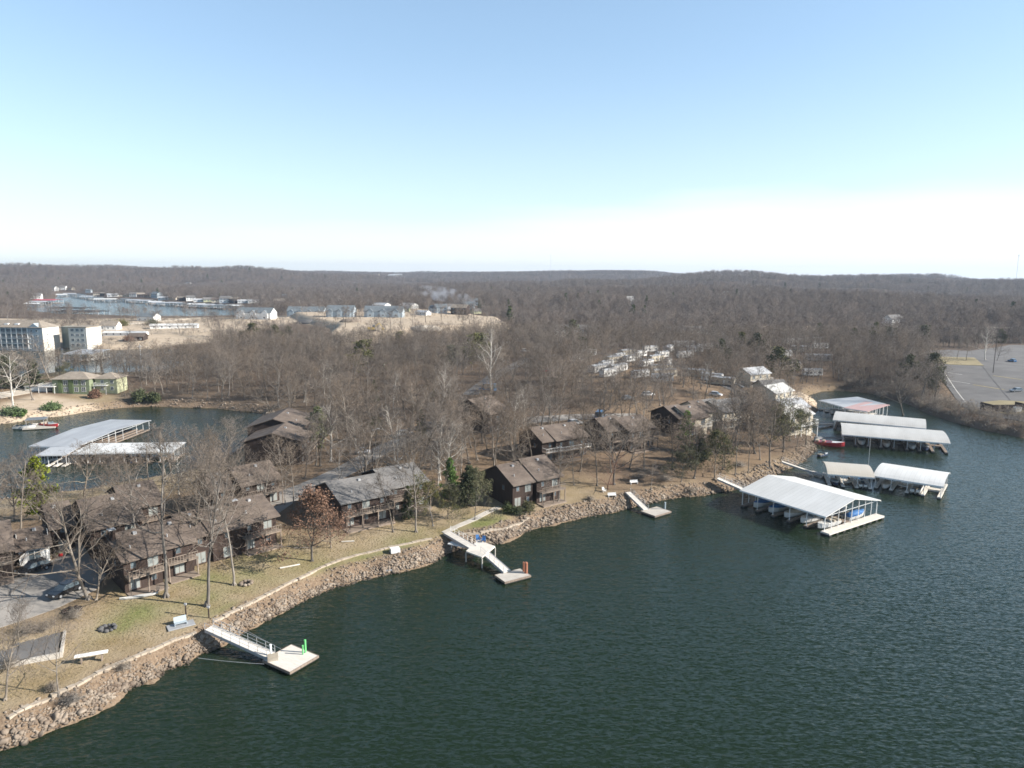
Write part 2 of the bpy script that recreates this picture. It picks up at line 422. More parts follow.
# ------------------------------------------------------------------ terrain
def polyw(pts, z=3.0):
    return np.array([PZ(a, b, z) for a, b in pts])
GROVES = [polyw(p, 5) for p in ([(118, 402), (118, 385), (150, 356), (215, 338), (300, 345), (335, 352), (335, 400), (262, 408), (200, 402)],
    [(838, 392), (836, 345), (915, 338), (925, 365), (945, 392), (985, 424), (940, 412), (900, 398), (870, 390)], [(255, 408), (300, 352), (430, 350), (520, 358), (590, 380), (600, 410), (540, 422), (470, 415), (400, 425), (345, 440), (330, 420), (305, 408)])]
LAWN_GREEN = [([(130, 590), (230, 580), (330, 566), (420, 545), (445, 535), (420, 528), (350, 552), (290, 556), (230, 560), (200, 575), (160, 580)], 5),
              ([(428, 541), (520, 522), (500, 512), (470, 516), (440, 528)], 3.5), ([(160, 600), (250, 572), (240, 600), (200, 615)], 5),
              ([(660, 500), (700, 490), (690, 478), (650, 486)], 3), ([(100, 640), (140, 625), (175, 600), (120, 600)], 4)]
LAWN_GREEN = [(polyw(a), b) for a, b in LAWN_GREEN]
DIRT = [polyw(a, 6) for a in (
    [(-100, 318), (60, 320), (235, 318), (300, 322), (235, 338), (180, 339), (120, 342), (-100, 346)],
    [(92, 322), (235, 318), (292, 316), (300, 322), (235, 338), (180, 336), (150, 334), (92, 333)],
    [(0, 396), (40, 388), (120, 396), (130, 405), (90, 410), (40, 418), (0, 425)],
    [(60, 345), (145, 341), (160, 349), (110, 352), (60, 348)],
    [(520, 332), (640, 330), (760, 334), (900, 332), (900, 330), (700, 327), (600, 326)],
    [(783, 384), (835, 381), (838, 390), (800, 394)])] + PITS
def pmask(x, y, poly, w):
    d, ins = seg_dist(x, y, poly)
    return sstep(-w, w, np.where(ins, d, -d))
def build_terrain():
    az = np.radians(np.linspace(-64, 64, 470))
    rr = [22.0]
    while rr[-1] < 9000:
        r = rr[-1]
        k = .0078 if 55 < r < 330 else .012
        rr.append(r * (1 + k))
    rr = np.array(rr)
    A, Rr = np.meshgrid(az, rr)
    X = (np.sin(A) * Rr).ravel(); Y = (np.cos(A) * Rr).ravel()
    Z = height(X, Y)
    nA, nR = len(az), len(rr)
    i = np.arange(nR - 1)[:, None] * nA + np.arange(nA - 1)[None, :]
    T = np.stack([i, i + 1, i + nA + 1, i + nA], -1).reshape(-1, 4)
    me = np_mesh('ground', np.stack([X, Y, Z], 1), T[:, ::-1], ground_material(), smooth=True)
    d = shore(X, Y)
    r = np.hypot(X, Y)
    green = np.zeros(len(X)); 
    for p, w in LAWN_GREEN: green = np.maximum(green, pmask(X, Y, p, w))
    green = green * np.clip(2.0 * (fbm(X / 5, Y / 5, 3) - .2), 0, 1) * .95
    dirt = np.zeros(len(X))
    for p in DIRT: dirt = np.maximum(dirt, pmask(X, Y, p, 3))
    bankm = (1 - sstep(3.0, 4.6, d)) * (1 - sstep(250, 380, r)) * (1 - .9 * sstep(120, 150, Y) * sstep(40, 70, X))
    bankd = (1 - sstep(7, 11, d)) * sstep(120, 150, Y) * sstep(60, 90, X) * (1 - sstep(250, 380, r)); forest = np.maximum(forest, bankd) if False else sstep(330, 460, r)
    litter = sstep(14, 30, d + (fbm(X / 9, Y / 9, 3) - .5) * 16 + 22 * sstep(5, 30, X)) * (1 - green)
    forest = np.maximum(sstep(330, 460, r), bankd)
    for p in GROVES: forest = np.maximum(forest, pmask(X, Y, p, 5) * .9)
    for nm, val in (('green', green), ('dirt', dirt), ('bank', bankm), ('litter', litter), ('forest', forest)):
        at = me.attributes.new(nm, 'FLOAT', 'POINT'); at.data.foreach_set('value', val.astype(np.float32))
    o = bpy.data.objects.new('ground', me); COL.objects.link(o); o['kind'] = 'structure'
    return o
def ground_material():
    m = bpy.data.materials.new('ground'); m.use_nodes = True
    nt = m.node_tree; b = nt.nodes['Principled BSDF']; L = nt.links.new; N = nt.nodes.new
    b.inputs['Roughness'].default_value = .95; b.inputs['Specular IOR Level'].default_value = .15
    t = N('ShaderNodeTexCoord')
    def nz(s, d=6):
        n = N('ShaderNodeTexNoise'); n.inputs['Scale'].default_value = s; n.inputs['Detail'].default_value = d; n.inputs['Roughness'].default_value = .65
        L(t.outputs['Object'], n.inputs['Vector'])
        r = N('ShaderNodeMapRange'); r.inputs[1].default_value = .34; r.inputs[2].default_value = .66; L(n.outputs[0], r.inputs[0]); return r.outputs[0]
    def attr(a):
        n = N('ShaderNodeAttribute'); n.attribute_name = a; return n.outputs['Fac']
    def mixc(f, a, c):
        x = N('ShaderNodeMix'); x.data_type = 'RGBA'; L(f, x.inputs[0])
        for s_, v in ((6, a), (7, c)):
            if isinstance(v, tuple): x.inputs[s_].default_value = (*v, 1)
            else: L(v, x.inputs[s_])
        return x.outputs[2]
    n1, n2, n3, n4 = nz(.35), nz(2.5, 5), nz(.06), nz(.012, 8)
    straw = mixc(n1, (.24, .18, .095), (.36, .285, .17)); straw = mixc(n2, straw, (.27, .21, .115)); n5 = nz(11, 3); straw = mixc(n5, straw, (.22, .165, .095)); straw = mixc(nz(.16, 7), straw, (.34, .275, .19))
    gr = mixc(n2, (.115, .145, .04), (.19, .20, .075))
    lit = mixc(n1, (.13, .088, .06), (.235, .17, .115)); lit = mixc(n2, lit, (.17, .125, .09))
    lit = mixc(n3, lit, (.23, .165, .105))
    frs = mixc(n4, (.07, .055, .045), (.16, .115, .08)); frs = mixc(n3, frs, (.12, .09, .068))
    bk = mixc(n2, (.155, .108, .072), (.27, .205, .145))
    dr = mixc(n1, (.40, .32, .23), (.52, .43, .33))
    c = mixc(attr('green'), straw, gr)
    c = mixc(attr('litter'), c, lit)
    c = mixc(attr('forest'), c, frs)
    c = mixc(attr('bank'), c, bk)
    c = mixc(attr('dirt'), c, dr)
    L(c, b.inputs['Base Color'])
    bp = N('ShaderNodeBump'); bp.inputs['Distance'].default_value = .12; bp.inputs['Strength'].default_value = .6; L(n2, bp.inputs['Height']); L(bp.outputs[0], b.inputs['Normal'])
    return m
build_terrain()

WAVE_K = .8
def water_material():
    m = bpy.data.materials.new('lake_water'); m.use_nodes = True
    nt = m.node_tree; b = nt.nodes['Principled BSDF']; L = nt.links.new; N = nt.nodes.new
    b.inputs['Base Color'].default_value = (.0110, .0215, .0105, 1)
    b.inputs['Roughness'].default_value = .12; b.inputs['IOR'].default_value = 1.33
    b.inputs['Specular IOR Level'].default_value = .5
    t = N('ShaderNodeTexCoord')
    def wv(scale, sx, sy, rot, det):
        mp_ = N('ShaderNodeMapping'); mp_.inputs['Scale'].default_value = (sx, sy, 1); mp_.inputs['Rotation'].default_value = (0, 0, R_(rot))
        n = N('ShaderNodeTexNoise'); n.inputs['Scale'].default_value = scale; n.inputs['Detail'].default_value = det; n.inputs['Roughness'].default_value = .55
        n.inputs['Distortion'].default_value = .3
        L(t.outputs['Object'], mp_.inputs[0]); L(mp_.outputs[0], n.inputs['Vector']); return n.outputs[0]
    a = wv(.9, .38, 1, -18, 4); c = wv(2.2, .6, 1, 12, 3); g = wv(.02, 1, .5, 5, 3)
    def mth(op, x, y):
        n = N('ShaderNodeMath'); n.operation = op
        for i_, q in enumerate((x, y)):
            if isinstance(q, float): n.inputs[i_].default_value = q
            else: L(q, n.inputs[i_])
        return n.outputs[0]
    hgt = mth('ADD', mth('MULTIPLY', a, .75), mth('MULTIPLY', c, .17))
    # patches of calmer and rougher water
    calm = mth('ADD', mth('MULTIPLY', g, 1.1), .35)
    hgt = mth('MULTIPLY', hgt, calm)
    bp = N('ShaderNodeBump'); bp.inputs['Strength'].default_value = 1; bp.inputs['Distance'].default_value = .26
    L(hgt, bp.inputs['Height'])
    # small chop as a slope field, which stays rough however far away the water is
    mp2 = N('ShaderNodeMapping'); mp2.inputs['Scale'].default_value = (.45, 1, 1); mp2.inputs['Rotation'].default_value = (0, 0, R_(-14)); L(t.outputs['Object'], mp2.inputs[0])
    nn = N('ShaderNodeTexNoise'); nn.inputs['Scale'].default_value = 3.6; nn.inputs['Detail'].default_value = 2; L(mp2.outputs[0], nn.inputs['Vector'])
    vs_ = N('ShaderNodeVectorMath'); vs_.operation = 'SUBTRACT'; L(nn.outputs['Color'], vs_.inputs[0]); vs_.inputs[1].default_value = (.5, .5, .5)
    vm = N('ShaderNodeVectorMath'); vm.operation = 'MULTIPLY'; L(vs_.outputs[0], vm.inputs[0]); vm.inputs[1].default_value = (WAVE_K * .6, WAVE_K, 0)
    va_ = N('ShaderNodeVectorMath'); va_.operation = 'ADD'; L(vm.outputs[0], va_.inputs[0]); L(bp.outputs[0], va_.inputs[1])
    vn = N('ShaderNodeVectorMath'); vn.operation = 'NORMALIZE'; L(va_.outputs[0], vn.inputs[0]); L(vn.outputs[0], b.inputs['Normal'])
    return m
wm = MB()
ring = [(math.cos(R_(a)) * 9000, math.sin(R_(a)) * 9000, 0.0) for a in range(0, 360, 6)]
wm.add(ring, [tuple(range(len(ring)))])
wo_ = wm.build('lake_water', water_material(), kind='structure')

# draped sheets (roads, lots)
def drape(name, pts, mats, off=.06, z=3.0, step=2.0, world=False, kind='structure', kerb=0.0):
    import mathutils.geometry as mg
    P2 = [p if world else G(*p)[:2] for p in pts]
    # resample outline
    out = []
    for i in range(len(P2)):
        a, b_ = P2[i], P2[(i + 1) % len(P2)]
        n = max(1, int(math.hypot(b_[0] - a[0], b_[1] - a[1]) / step))
        out += [(a[0] + (b_[0] - a[0]) * k / n, a[1] + (b_[1] - a[1]) * k / n) for k in range(n)]
    pa = np.array(P2); xs = np.arange(pa[:, 0].min(), pa[:, 0].max(), step); ys = np.arange(pa[:, 1].min(), pa[:, 1].max(), step)
    XX, YY = np.meshgrid(xs, ys); X, Y = XX.ravel(), YY.ravel()
    d, ins = seg_dist(X, Y, pa); k = ins & (d > step * .45)
    inner = list(zip(X[k], Y[k]))
    allp = [Vector(p) for p in out] + [Vector(p) for p in inner]
    ed = [(i, (i + 1) % len(out)) for i in range(len(out))]
    v, e, f, *_ = mg.delaunay_2d_cdt(allp, ed, [], 1, 1e-4)
    va = np.array([(q.x, q.y) for q in v])
    zz = np.maximum(height(va[:, 0], va[:, 1]), .1) + off
    m = MB(); 
    fs = []
    for t in f:
        a, b_, c = (va[i] for i in t[:3])
        fs.append(tuple(t) if (b_[0] - a[0]) * (c[1] - a[1]) - (b_[1] - a[1]) * (c[0] - a[0]) > 0 else tuple(t)[::-1])
    m.add([(float(q[0]), float(q[1]), float(h_)) for q, h_ in zip(va, zz)], fs)
    # skirt so that the edge has a thickness
    n = len(out); zo = np.maximum(height(np.array(out)[:, 0], np.array(out)[:, 1]), .1)
    m.add([(x, y, float(h_) + off) for (x, y), h_ in zip(out, zo)] + [(x, y, float(h_) - .3) for (x, y), h_ in zip(out, zo)],
          [(i, (i + 1) % n, n + (i + 1) % n, n + i) for i in range(n)])
    return m.build(name, mats, kind=kind)
def strip(px, w, **k):
    """pixels of a centre line -> outline of a band w metres wide, in world x, y"""
    c = [np.array(G(*p)[:2]) for p in px]; L_, R2 = [], []
    for i, p in enumerate(c):
        t = c[min(i + 1, len(c) - 1)] - c[max(i - 1, 0)]; t = t / np.linalg.norm(t); nrm = np.array([-t[1], t[0]])
        L_.append(tuple(p + nrm * w / 2)); R2.append(tuple(p - nrm * w / 2))
    return L_ + R2[::-1]
#@@STRUCTURE
drive_m = mat('worn_asphalt', (.23, .215, .195), .95, col2=(.33, .31, .285), scale=.25, detail=9)
drape('driveway', [(-60, 575), (0, 583), (40, 566), (62, 556), (100, 548), (112, 566), (96, 590), (60, 607), (30, 618), (0, 628), (-60, 645)], drive_m, off=.05, step=1.5)
drape('driveway', [(52, 549), (106, 533), (118, 546), (100, 547), (62, 556)], sandp, off=.09, step=1.5)
drape('road', strip([(262, 512), (285, 497), (310, 487), (345, 470), (372, 455), (400, 441), (432, 433), (470, 424), (520, 421), (575, 417), (640, 416)], 6.5), drive_m, off=.07, world=True)
drape('footpath', strip([(444, 533), (456, 527), (475, 519), (488, 512), (500, 507)], 1.3), concrete, off=.07, world=True, step=1.0)
drape('parking_lot', [(921, 352), (948, 350), (970, 351), (1010, 345), (1100, 340), (1130, 420), (1024, 422), (978, 414), (961, 406), (951, 392), (934, 367), (926, 358)], asph, off=.16, step=4)
drape('lawn', [(938, 357), (974, 358), (984, 366), (950, 365), (934, 363)], mat('verge_grass', (.22, .185, .10), .95, col2=(.33, .28, .17), scale=.3), off=.3, step=3)
drape('lawn', [(980, 403), (1000, 401), (1060, 404), (1060, 416), (1010, 415), (984, 411)], MAT['verge_grass'], off=.3, step=3)
for i, (a, b, w) in enumerate([((976, 361), (1016, 407), .5), ((973, 385), (1004, 390), 1.2), ((993, 376), (1022, 380), 1.2), ((934, 371), (962, 375), .3), ((944, 380), (970, 384), .3),
                               ((940, 366), (965, 402), .3)]):
    drape('road_marking', strip([a, b], w), line_m if i > 2 else (asph_d if i == 0 else MAT['verge_grass']), off=.19, world=True, step=3)
drape('road', strip([(860, 331), (900, 329), (950, 328), (1024, 328), (1080, 328)], 8), sandp, off=.4, world=True, step=8)
drape('road', strip([(440, 345), (500, 340), (560, 336), (640, 333), (740, 334), (800, 338)], 7), sandp, off=.35, world=True, step=6)
drape('road', strip([(470, 395), (500, 372), (530, 358), (585, 352), (640, 358), (700, 372), (740, 392), (770, 410)], 6), asph, off=.15, world=True, step=3)
drape('road', strip([(-20, 399), (20, 392), (45, 386), (52, 383)], 9), sandp, off=.1, world=True, step=3)
drape('road', strip([(95, 327), (150, 322), (200, 318), (240, 319), (290, 317)], 7), sandp, off=.3, world=True, step=6)

# riprap: thousands of tumbled stones
def ico(sub=1):
    t = (1 + 5 ** .5) / 2
    v = [(-1, t, 0), (1, t, 0), (-1, -t, 0), (1, -t, 0), (0, -1, t), (0, 1, t), (0, -1, -t), (0, 1, -t), (t, 0, -1), (t, 0, 1), (-t, 0, -1), (-t, 0, 1)]
    f = [(0, 11, 5), (0, 5, 1), (0, 1, 7), (0, 7, 10), (0, 10, 11), (1, 5, 9), (5, 11, 4), (11, 10, 2), (10, 7, 6), (7, 1, 8), (3, 9, 4), (3, 4, 2), (3, 2, 6), (3, 6, 8), (3, 8, 9), (4, 9, 5), (2, 4, 11), (6, 2, 10), (8, 6, 7), (9, 8, 1)]
    v = [Vector(p).normalized() for p in v]
    for _ in range(sub):
        c = {}; nf = []
        def mid(a, b):
            k = (min(a, b), max(a, b))
            if k not in c: v.append(((v[a] + v[b]) / 2).normalized()); c[k] = len(v) - 1
            return c[k]
        for a, b, d in f:
            x, y, z = mid(a, b), mid(b, d), mid(d, a)
            nf += [(a, x, z), (b, y, x), (d, z, y), (x, y, z)]
        f = nf
    return np.array([tuple(p) for p in v]), np.array(f)
def rocks(name, pts, sizes, seed, label=None, kind='stuff'):
    rs = np.random.RandomState(seed); V0, F0 = ico(1); base = []
    for k in range(14):                                  # angular blocks: an icosphere cut by random planes
        V = V0.copy()
        for _ in range(9):
            nrm = rs.randn(3); nrm /= np.linalg.norm(nrm); dd = rs.uniform(.45, .8)
            s_ = V @ nrm; V -= np.outer(np.maximum(s_ - dd, 0), nrm)
        base.append(V * (1, rs.uniform(.6, 1), rs.uniform(.45, .8)))
    Vs, Fs = [], []
    for i, ((x, y, z), sz) in enumerate(zip(pts, sizes)):
        V = base[rs.randint(14)]; q = Matrix.Rotation(rs.uniform(0, 6.28), 3, 'Z') @ Matrix.Rotation(rs.uniform(-.6, .6), 3, 'X')
        Vs.append((V * sz) @ np.array(q).T + (x, y, z)); Fs.append(F0 + i * len(V0))
    me = np_mesh(name, np.concatenate(Vs), np.concatenate(Fs), rock_m)
    o = bpy.data.objects.new(name, me); COL.objects.link(o)
    return tag(o, label, None, None, kind)
def bank_points(poly, n, dmin, dmax, rs, box):
    out = []
    poly = np.array(poly)
    L_ = np.hypot(*(poly[1:] - poly[:-1]).T); cum = np.concatenate([[0], np.cumsum(L_)])
    s = rs.uniform(0, cum[-1], n * 3); k = np.searchsorted(cum, s) - 1; k = np.clip(k, 0, len(L_) - 1)
    t = (s - cum[k]) / L_[k]; p = poly[k] + (poly[k + 1] - poly[k]) * t[:, None]
    p = p + rs.uniform(-dmax - 1, dmax + 1, p.shape)
    d = shore(p[:, 0], p[:, 1]); ok = (d > dmin) & (d < dmax)
    p, d = p[ok][:n], d[ok][:n]
    return p, d
rs = np.random.RandomState(11)
shore1 = W1[3:3 + 33]
p, d = bank_points(shore1, 19000, -.5, 3.8, rs, None)
keep = rs.rand(len(p)) < np.where(d < 1.9, 1, .26 + .3 * sstep(-34, -20, p[:, 0])) * (1 - .4 * sstep(15, 40, p[:, 0]))
p, d = p[keep], d[keep]
sz = np.clip(rs.lognormal(-1.78, .45, len(p)), .07, .62) * np.where(d < 1.5, 1.1, .9)
zz = height(p[:, 0], p[:, 1])
rocks('riprap_rubble', np.stack([p[:, 0], p[:, 1], zz + sz * .18], 1), sz, 3, 'long bank of pale broken rock piled along the near shore below the lawns')
shore2 = W1[3 + 33:3 + 50]
p, d = bank_points(shore2, 4200, -.5, 5.0, rs, None)
sz = np.clip(rs.lognormal(-1.5, .4, len(p)), .1, .7)
rocks('riprap_rubble', np.stack([p[:, 0], p[:, 1], height(p[:, 0], p[:, 1]) + sz * .15], 1), sz, 4, 'grey broken rock along the banks of the cove behind the long docks')
p, d = bank_points(W2, 3000, -.5, 4, rs, None)
sz = np.clip(rs.lognormal(-1.4, .4, len(p)), .1, .7)
rocks('riprap_rubble', np.stack([p[:, 0], p[:, 1], height(p[:, 0], p[:, 1]) + sz * .15], 1), sz, 6, 'broken rock edging the sheltered cove behind the brown townhouses')

# low stone retaining wall along the top of the bank, with the paler kerb stones
def wall_along(px, label):
    m = MB(); pts = [G(*q) for q in px]; rs_ = random.Random(4)
    path = []
    for a, b in zip(pts[:-1], pts[1:]):
        n = max(1, int(math.dist(a[:2], b[:2]) / .8))
        path += [(a[0] + (b[0] - a[0]) * k / n, a[1] + (b[1] - a[1]) * k / n) for k in range(n)]
    for (x0, y0), (x1, y1) in zip(path[:-1], path[1:]):
        z = hz((x0 + x1) / 2, (y0 + y1) / 2); L_ = math.dist((x0, y0), (x1, y1))
        m.box((x0 + x1) / 2, (y0 + y1) / 2, z - .35, L_ * .95, .55 + rs_.uniform(-.06, .1), .52 + rs_.uniform(-.05, .07), math.atan2(y1 - y0, x1 - x0) + rs_.uniform(-.04, .04))
    return tag(m.build('retaining_wall', MAT['wall_stone']), label, 'retaining wall')
mat('wall_stone', (.30, .25, .19), .95, col2=(.46, .40, .33), scale=1.2)
wall_along([(8, 719), (30, 706), (51, 697), (75, 686), (96, 674), (118, 664), (140, 655), (170, 642), (202, 629)], 'low weathered stone wall edging the lawn below the long white table')
wall_along([(213, 621), (239, 609), (256, 600), (274, 591), (305, 576), (320, 568), (336, 562), (358, 555), (388, 548), (412, 543), (436, 538)], 'low pale stone wall edging the green lawn between the two front gangways')
wall_along([(458, 534), (480, 533), (505, 529), (522, 522), (532, 516)], 'short curved stone wall round the green lawn by the twin-gabled house')
#@@BUILDINGS
def window(root, x, y, z, w, h, side='front', fr=None, pane=None, sub=True):
    """window set in a wall: frame proud of the wall, pane as sub-part. side front: wall faces -y; right: faces +x; left: faces -x"""
    fr = fr or white_p; pane = pane or glass
    m = MB(); t, dp = .09, .07
    def bx(mb, u, zz, su, sz, dep, o):
        if side == 'front': mb.box(x + u, y - o - dep / 2, zz, su, dep, sz)
        elif side == 'right': mb.box(x + o + dep / 2, y + u, zz, dep, su, sz)
        else: mb.box(x - o - dep / 2, y + u, zz, dep, su, sz)
    bx(m, 0, z, w, t, dp, 0); bx(m, 0, z + h - t, w, t, dp, 0)
    bx(m, -w / 2 + t / 2, z + t, t, h - 2 * t, dp, 0); bx(m, w / 2 - t / 2, z + t, t, h - 2 * t, dp, 0)
    if w > 1.0: bx(m, 0, z + t, t * .7, h - 2 * t, dp * .8, 0)
    o = m.build('window', fr, root)
    g = MB(); bx(g, 0, z + t, w - 2 * t, h - 2 * t, .025, .005)
    g.build('pane', pane, o if sub else root)
    return o
def balcony(root, x0, x1, y0, y1, z, mfloor=None, mrail=None, posts=True, baluster=.45, name='deck', ground=-1.0):
    mfloor = mfloor or wood_deck; mrail = mrail or wood_rail
    m = MB(); m.box((x0 + x1) / 2, (y0 + y1) / 2, z - .2, x1 - x0, abs(y1 - y0), .2)
    yy = min(y0, y1)
    if posts:
        n = max(2, int((x1 - x0) / 2.6) + 1)
        for i in range(n): m.box(x0 + .12 + (x1 - x0 - .24) * i / (n - 1), yy + .12, ground, .16, .16, z - .2 - ground)
    dk = m.build(name, mfloor, root)
    r = MB(); H = 1.05
    r.box((x0 + x1) / 2, yy + .05, z + H - .08, x1 - x0, .1, .08); r.box((x0 + x1) / 2, yy + .05, z + .1, x1 - x0, .06, .08)
    for xs in (x0, x1):
        r.box(xs + (.05 if xs == x0 else -.05), (y0 + y1) / 2, z + H - .08, .1, abs(y1 - y0) - .12, .08)
    n = int((x1 - x0) / baluster)
    for i in range(n + 1): r.box(x0 + .05 + (x1 - x0 - .1) * i / max(n, 1), yy + .05, z, .06, .055, H - .08)
    r.build('railing', mrail, dk)
    return dk
def gable_unit(root, x0, w, y0, D, he, hr, hb, fr, wallm, roofm, below=1.5, ov=.85, oside=.4, trim=None, front_in=0.0):
    prof = [(y0, -below), (y0 + D, -below), (y0 + D, hb), (y0 + fr * D, hr), (y0, he)]
    MB().prism(prof, x0 + .06, x0 + w - .06).build('wall', wallm, root)
    s1 = (hr - he) / (fr * D); s2 = (hr - hb) / ((1 - fr) * D)
    r = MB(); th = .16; a, c = x0 - oside, x0 + w + oside
    f0 = (y0 - ov, he - ov * s1 + .02); rd = (y0 + fr * D, hr + .02); b0 = (y0 + D + ov, hb - ov * s2 + .02)
    r.prism([f0, rd, b0, (b0[0], b0[1] + th), (rd[0], rd[1] + th), (f0[0], f0[1] + th)][::-1], a, c)
    ro = r.build('roof', roofm, root)
    if trim:
        t = MB()
        for xx in (a - .03, c + .03):
            t.prism([(f0[0], f0[1] - .1), (rd[0], rd[1] - .1), (b0[0], b0[1] - .1), (b0[0], b0[1] + th - .02), (rd[0], rd[1] + th - .02), (f0[0], f0[1] + th - .02)][::-1], xx - .025, xx + .025)
        t.build('fascia', trim, ro)
    return ro
OCC = []          # footprints kept clear of trees: (x, y, radius)
def townhouse(name, label, units, he=5.3, rise=2.1, D=11, fr=.5, yaw=None, wallm=None, roofm=None, group=None, cat='house', floors=2, deck=True, back=1.0,
              deckm=None, railm=None, trim=None, winfr=None, chimney=None, leftwin=True, panes=(None,), below=2.0):
    """units: [(ax, ay, bx, by, opts)] pixels of the front eave's two ends; the body stands on the terrain below them"""
    wallm = wallm or wood_br; roofm = roofm or rooft_br
    if winfr is None and wallm in (wood_br, wood_dk): winfr = rooft_dk
    a0 = G(units[0][0], units[0][1], he); zg = a0[2]
    pts = [(PZ(u[0], u[1], zg + he), PZ(u[2], u[3], zg + he)) for u in units]
    if yaw is None:
        vx = sum(b[0] - a[0] for a, b in pts); vy = sum(b[1] - a[1] for a, b in pts); yaw = math.atan2(vy, vx)
    else: yaw = R_(yaw)
    c, s = math.cos(yaw), math.sin(yaw)
    ox, oy = pts[0][0]
    root = empty(name, (ox, oy, zg), yaw, label, cat, group)
    for (a, b), u in zip(pts, units):
        o = u[4] if len(u) > 4 else {}
        x0 = (a[0] - ox) * c + (a[1] - oy) * s; y0 = -(a[0] - ox) * s + (a[1] - oy) * c + .5
        w = max(3.2, math.hypot(b[0] - a[0], b[1] - a[1]) * o.get('ws', 1))
        he_, ri = o.get('he', he), o.get('rise', rise); D_ = o.get('D', D)
        gable_unit(root, x0, w, y0, D_, he_, he_ + ri, he_ + (ri * (1 - (1 - fr) * 1.0) if fr != .5 else 0) * 0 + o.get('hb', 0), fr, o.get('wall', wallm), o.get('roof', roofm), trim=trim, below=below)
        cx, cy_ = x0 + w / 2, y0 + D_ / 2
        OCC.append((ox + cx * c - cy_ * s, oy + cx * s + cy_ * c, max(w, D_) * .56))
        nw = max(1, int(w / 2.6)); fh = 2.65
        for fl in range(floors):
            zb = .35 + fl * fh
            if zb + 1.9 > he_: continue
            for i in range(nw):
                x = x0 + w * (i + .5) / nw
                big = (i + fl) % 2 == 0
                p = panes[(i + fl) % len(panes)]
                window(root, x, y0, zb + (0 if big else .55), min(1.7, w / nw * .7) if big else .9, 1.95 if big else 1.2, fr=winfr, pane=p)
        if leftwin and o.get('lw', 1):
            window(root, x0 + .06, y0 + D_ * .3, 3.3, .9, 1.1, 'left', fr=winfr)
        window(root, x0 + w - .06, y0 + D_ * .25, 3.3, 1.0, 1.2, 'right', fr=winfr); window(root, x0 + w - .06, y0 + D_ * .6, .7, 1.0, 1.2, 'right', fr=winfr)
        if o.get('deck', deck):
            balcony(root, x0 + .1, x0 + w - .1, y0 - 1.9, y0 - .02, 2.85, deckm, railm, ground=-1.6)
            if o.get('low', 1): MB().box(x0 + w / 2, y0 - 1.2, -.9, w - .3, 2.3, 1.02).build('patio', wood_deck, root)
    for (a, b), u in zip(pts, units):
        x0 = (a[0] - ox) * c + (a[1] - oy) * s; y0 = -(a[0] - ox) * s + (a[1] - oy) * c + .5; o = u[4] if len(u) > 4 else {}
        w = math.hypot(b[0] - a[0], b[1] - a[1]); D_ = o.get('D', D); hh = o.get('he', he); rr2 = o.get('rise', rise)
        MB().box(x0 + w * .6, y0 + fr * D_ * .8, hh + rr2 * .8 - .1, .5, .5, .55).build('roof_vent', steel, root)
        MB().tube((x0 + w * .3, y0 + fr * D_ * .3, hh + rr2 * .3), (x0 + w * .3, y0 + fr * D_ * .3, hh + rr2 * .3 + .65), .1, n=7).build('vent_pipe', steel, root)
    if chimney:
        for (cx, cy_, h_) in chimney:
            f = MB().box(cx, cy_, he - .5, .8, .8, h_ + .5).build('chimney', wallm, root)
            MB().box(cx, cy_, he + h_, 1.0, 1.0, .15).build('chimney_cap', steel, f)
    return root, zg, yaw

G1 = 'brown shingled waterfront townhouses'
h1, z1, y1 = townhouse('townhouse_row', 'long brown townhouse row nearest the lawn with a front balcony and pale windows', [
    (123.5, 561, 165, 552, {'D': 11}), (163, 548, 190, 538, {'D': 10}), (189, 538, 214, 533, {'D': 11, 'deck': False}),
    (213, 533, 242, 525, {'D': 11, 'deck': False}), (241, 524, 280, 516, {'D': 11})],
    he=5.3, rise=2.3, yaw=47, group=G1, panes=(blind, glass), wallm=wood_br, chimney=[(.2, 5.0, 3.4), (20, 6.5, 3.0)])
# tall open stair and deck structure at the far end of the row
townhouse('townhouse_row', 'brown townhouses behind the front row, their rear roofs backing on the sheltered cove', [
    (90, 529, 123, 513, {'D': 13, 'rise': 3.0, 'deck': False}), (126, 509, 158, 500, {'D': 12, 'deck': True}), (51, 525, 62, 521, {'D': 9, 'deck': False, 'he': 5.0})],
    he=5.4, rise=2.5, yaw=42, group=G1, wallm=wood_br, panes=(blind, glass, blind))
h3, z3, y3 = townhouse('cottage', 'low brown-roofed cottage with a white sunroom front beside the black car', [(18, 550, 45, 541, {'D': 9, 'deck': False})],
    he=2.9, rise=1.6, yaw=38, wallm=white_p, roofm=rooft_br, floors=1, panes=(glass,), below=1.5)
townhouse('townhouse', 'brown townhouse with a steep dark gable at the left edge behind the white sunroom', [(-30, 556, 8, 545, {'D': 11, 'deck': True})], he=4.6, rise=2.6, yaw=38, wallm=wood_dk)
townhouse('townhouse', 'small brown house with two stepped gables at the bend of the road', [
    (242, 485, 264, 474, {'D': 9}), (214, 491, 229, 486, {'D': 8})], he=5.2, rise=2.4, yaw=45, group=G1, wallm=wood_dk, panes=(blind, glass))
townhouse('townhouse', 'tall brown house with two long stepped roofs on the cove side', [
    (302.6, 441.5, 302, 431, {'D': 13.5, 'rise': 2.0}), (302, 430.5, 301.5, 419, {'D': 13.5, 'he': 6.6, 'rise': 2.2, 'deck': False})], he=5.8, rise=2.0, yaw=93, group=G1,
    wallm=wood_dk, panes=(glass,), D=15, roofm=rooft_br)
townhouse('townhouse_row', 'grey-roofed brown house pair with white double windows above the middle lawn', [
    (342, 503, 386, 491, {'D': 12}), (390, 488, 424, 479, {'D': 12})], he=5.3, rise=2.3, yaw=38, roofm=rooft_gr, panes=(blind, glass), group=G1, trim=None)
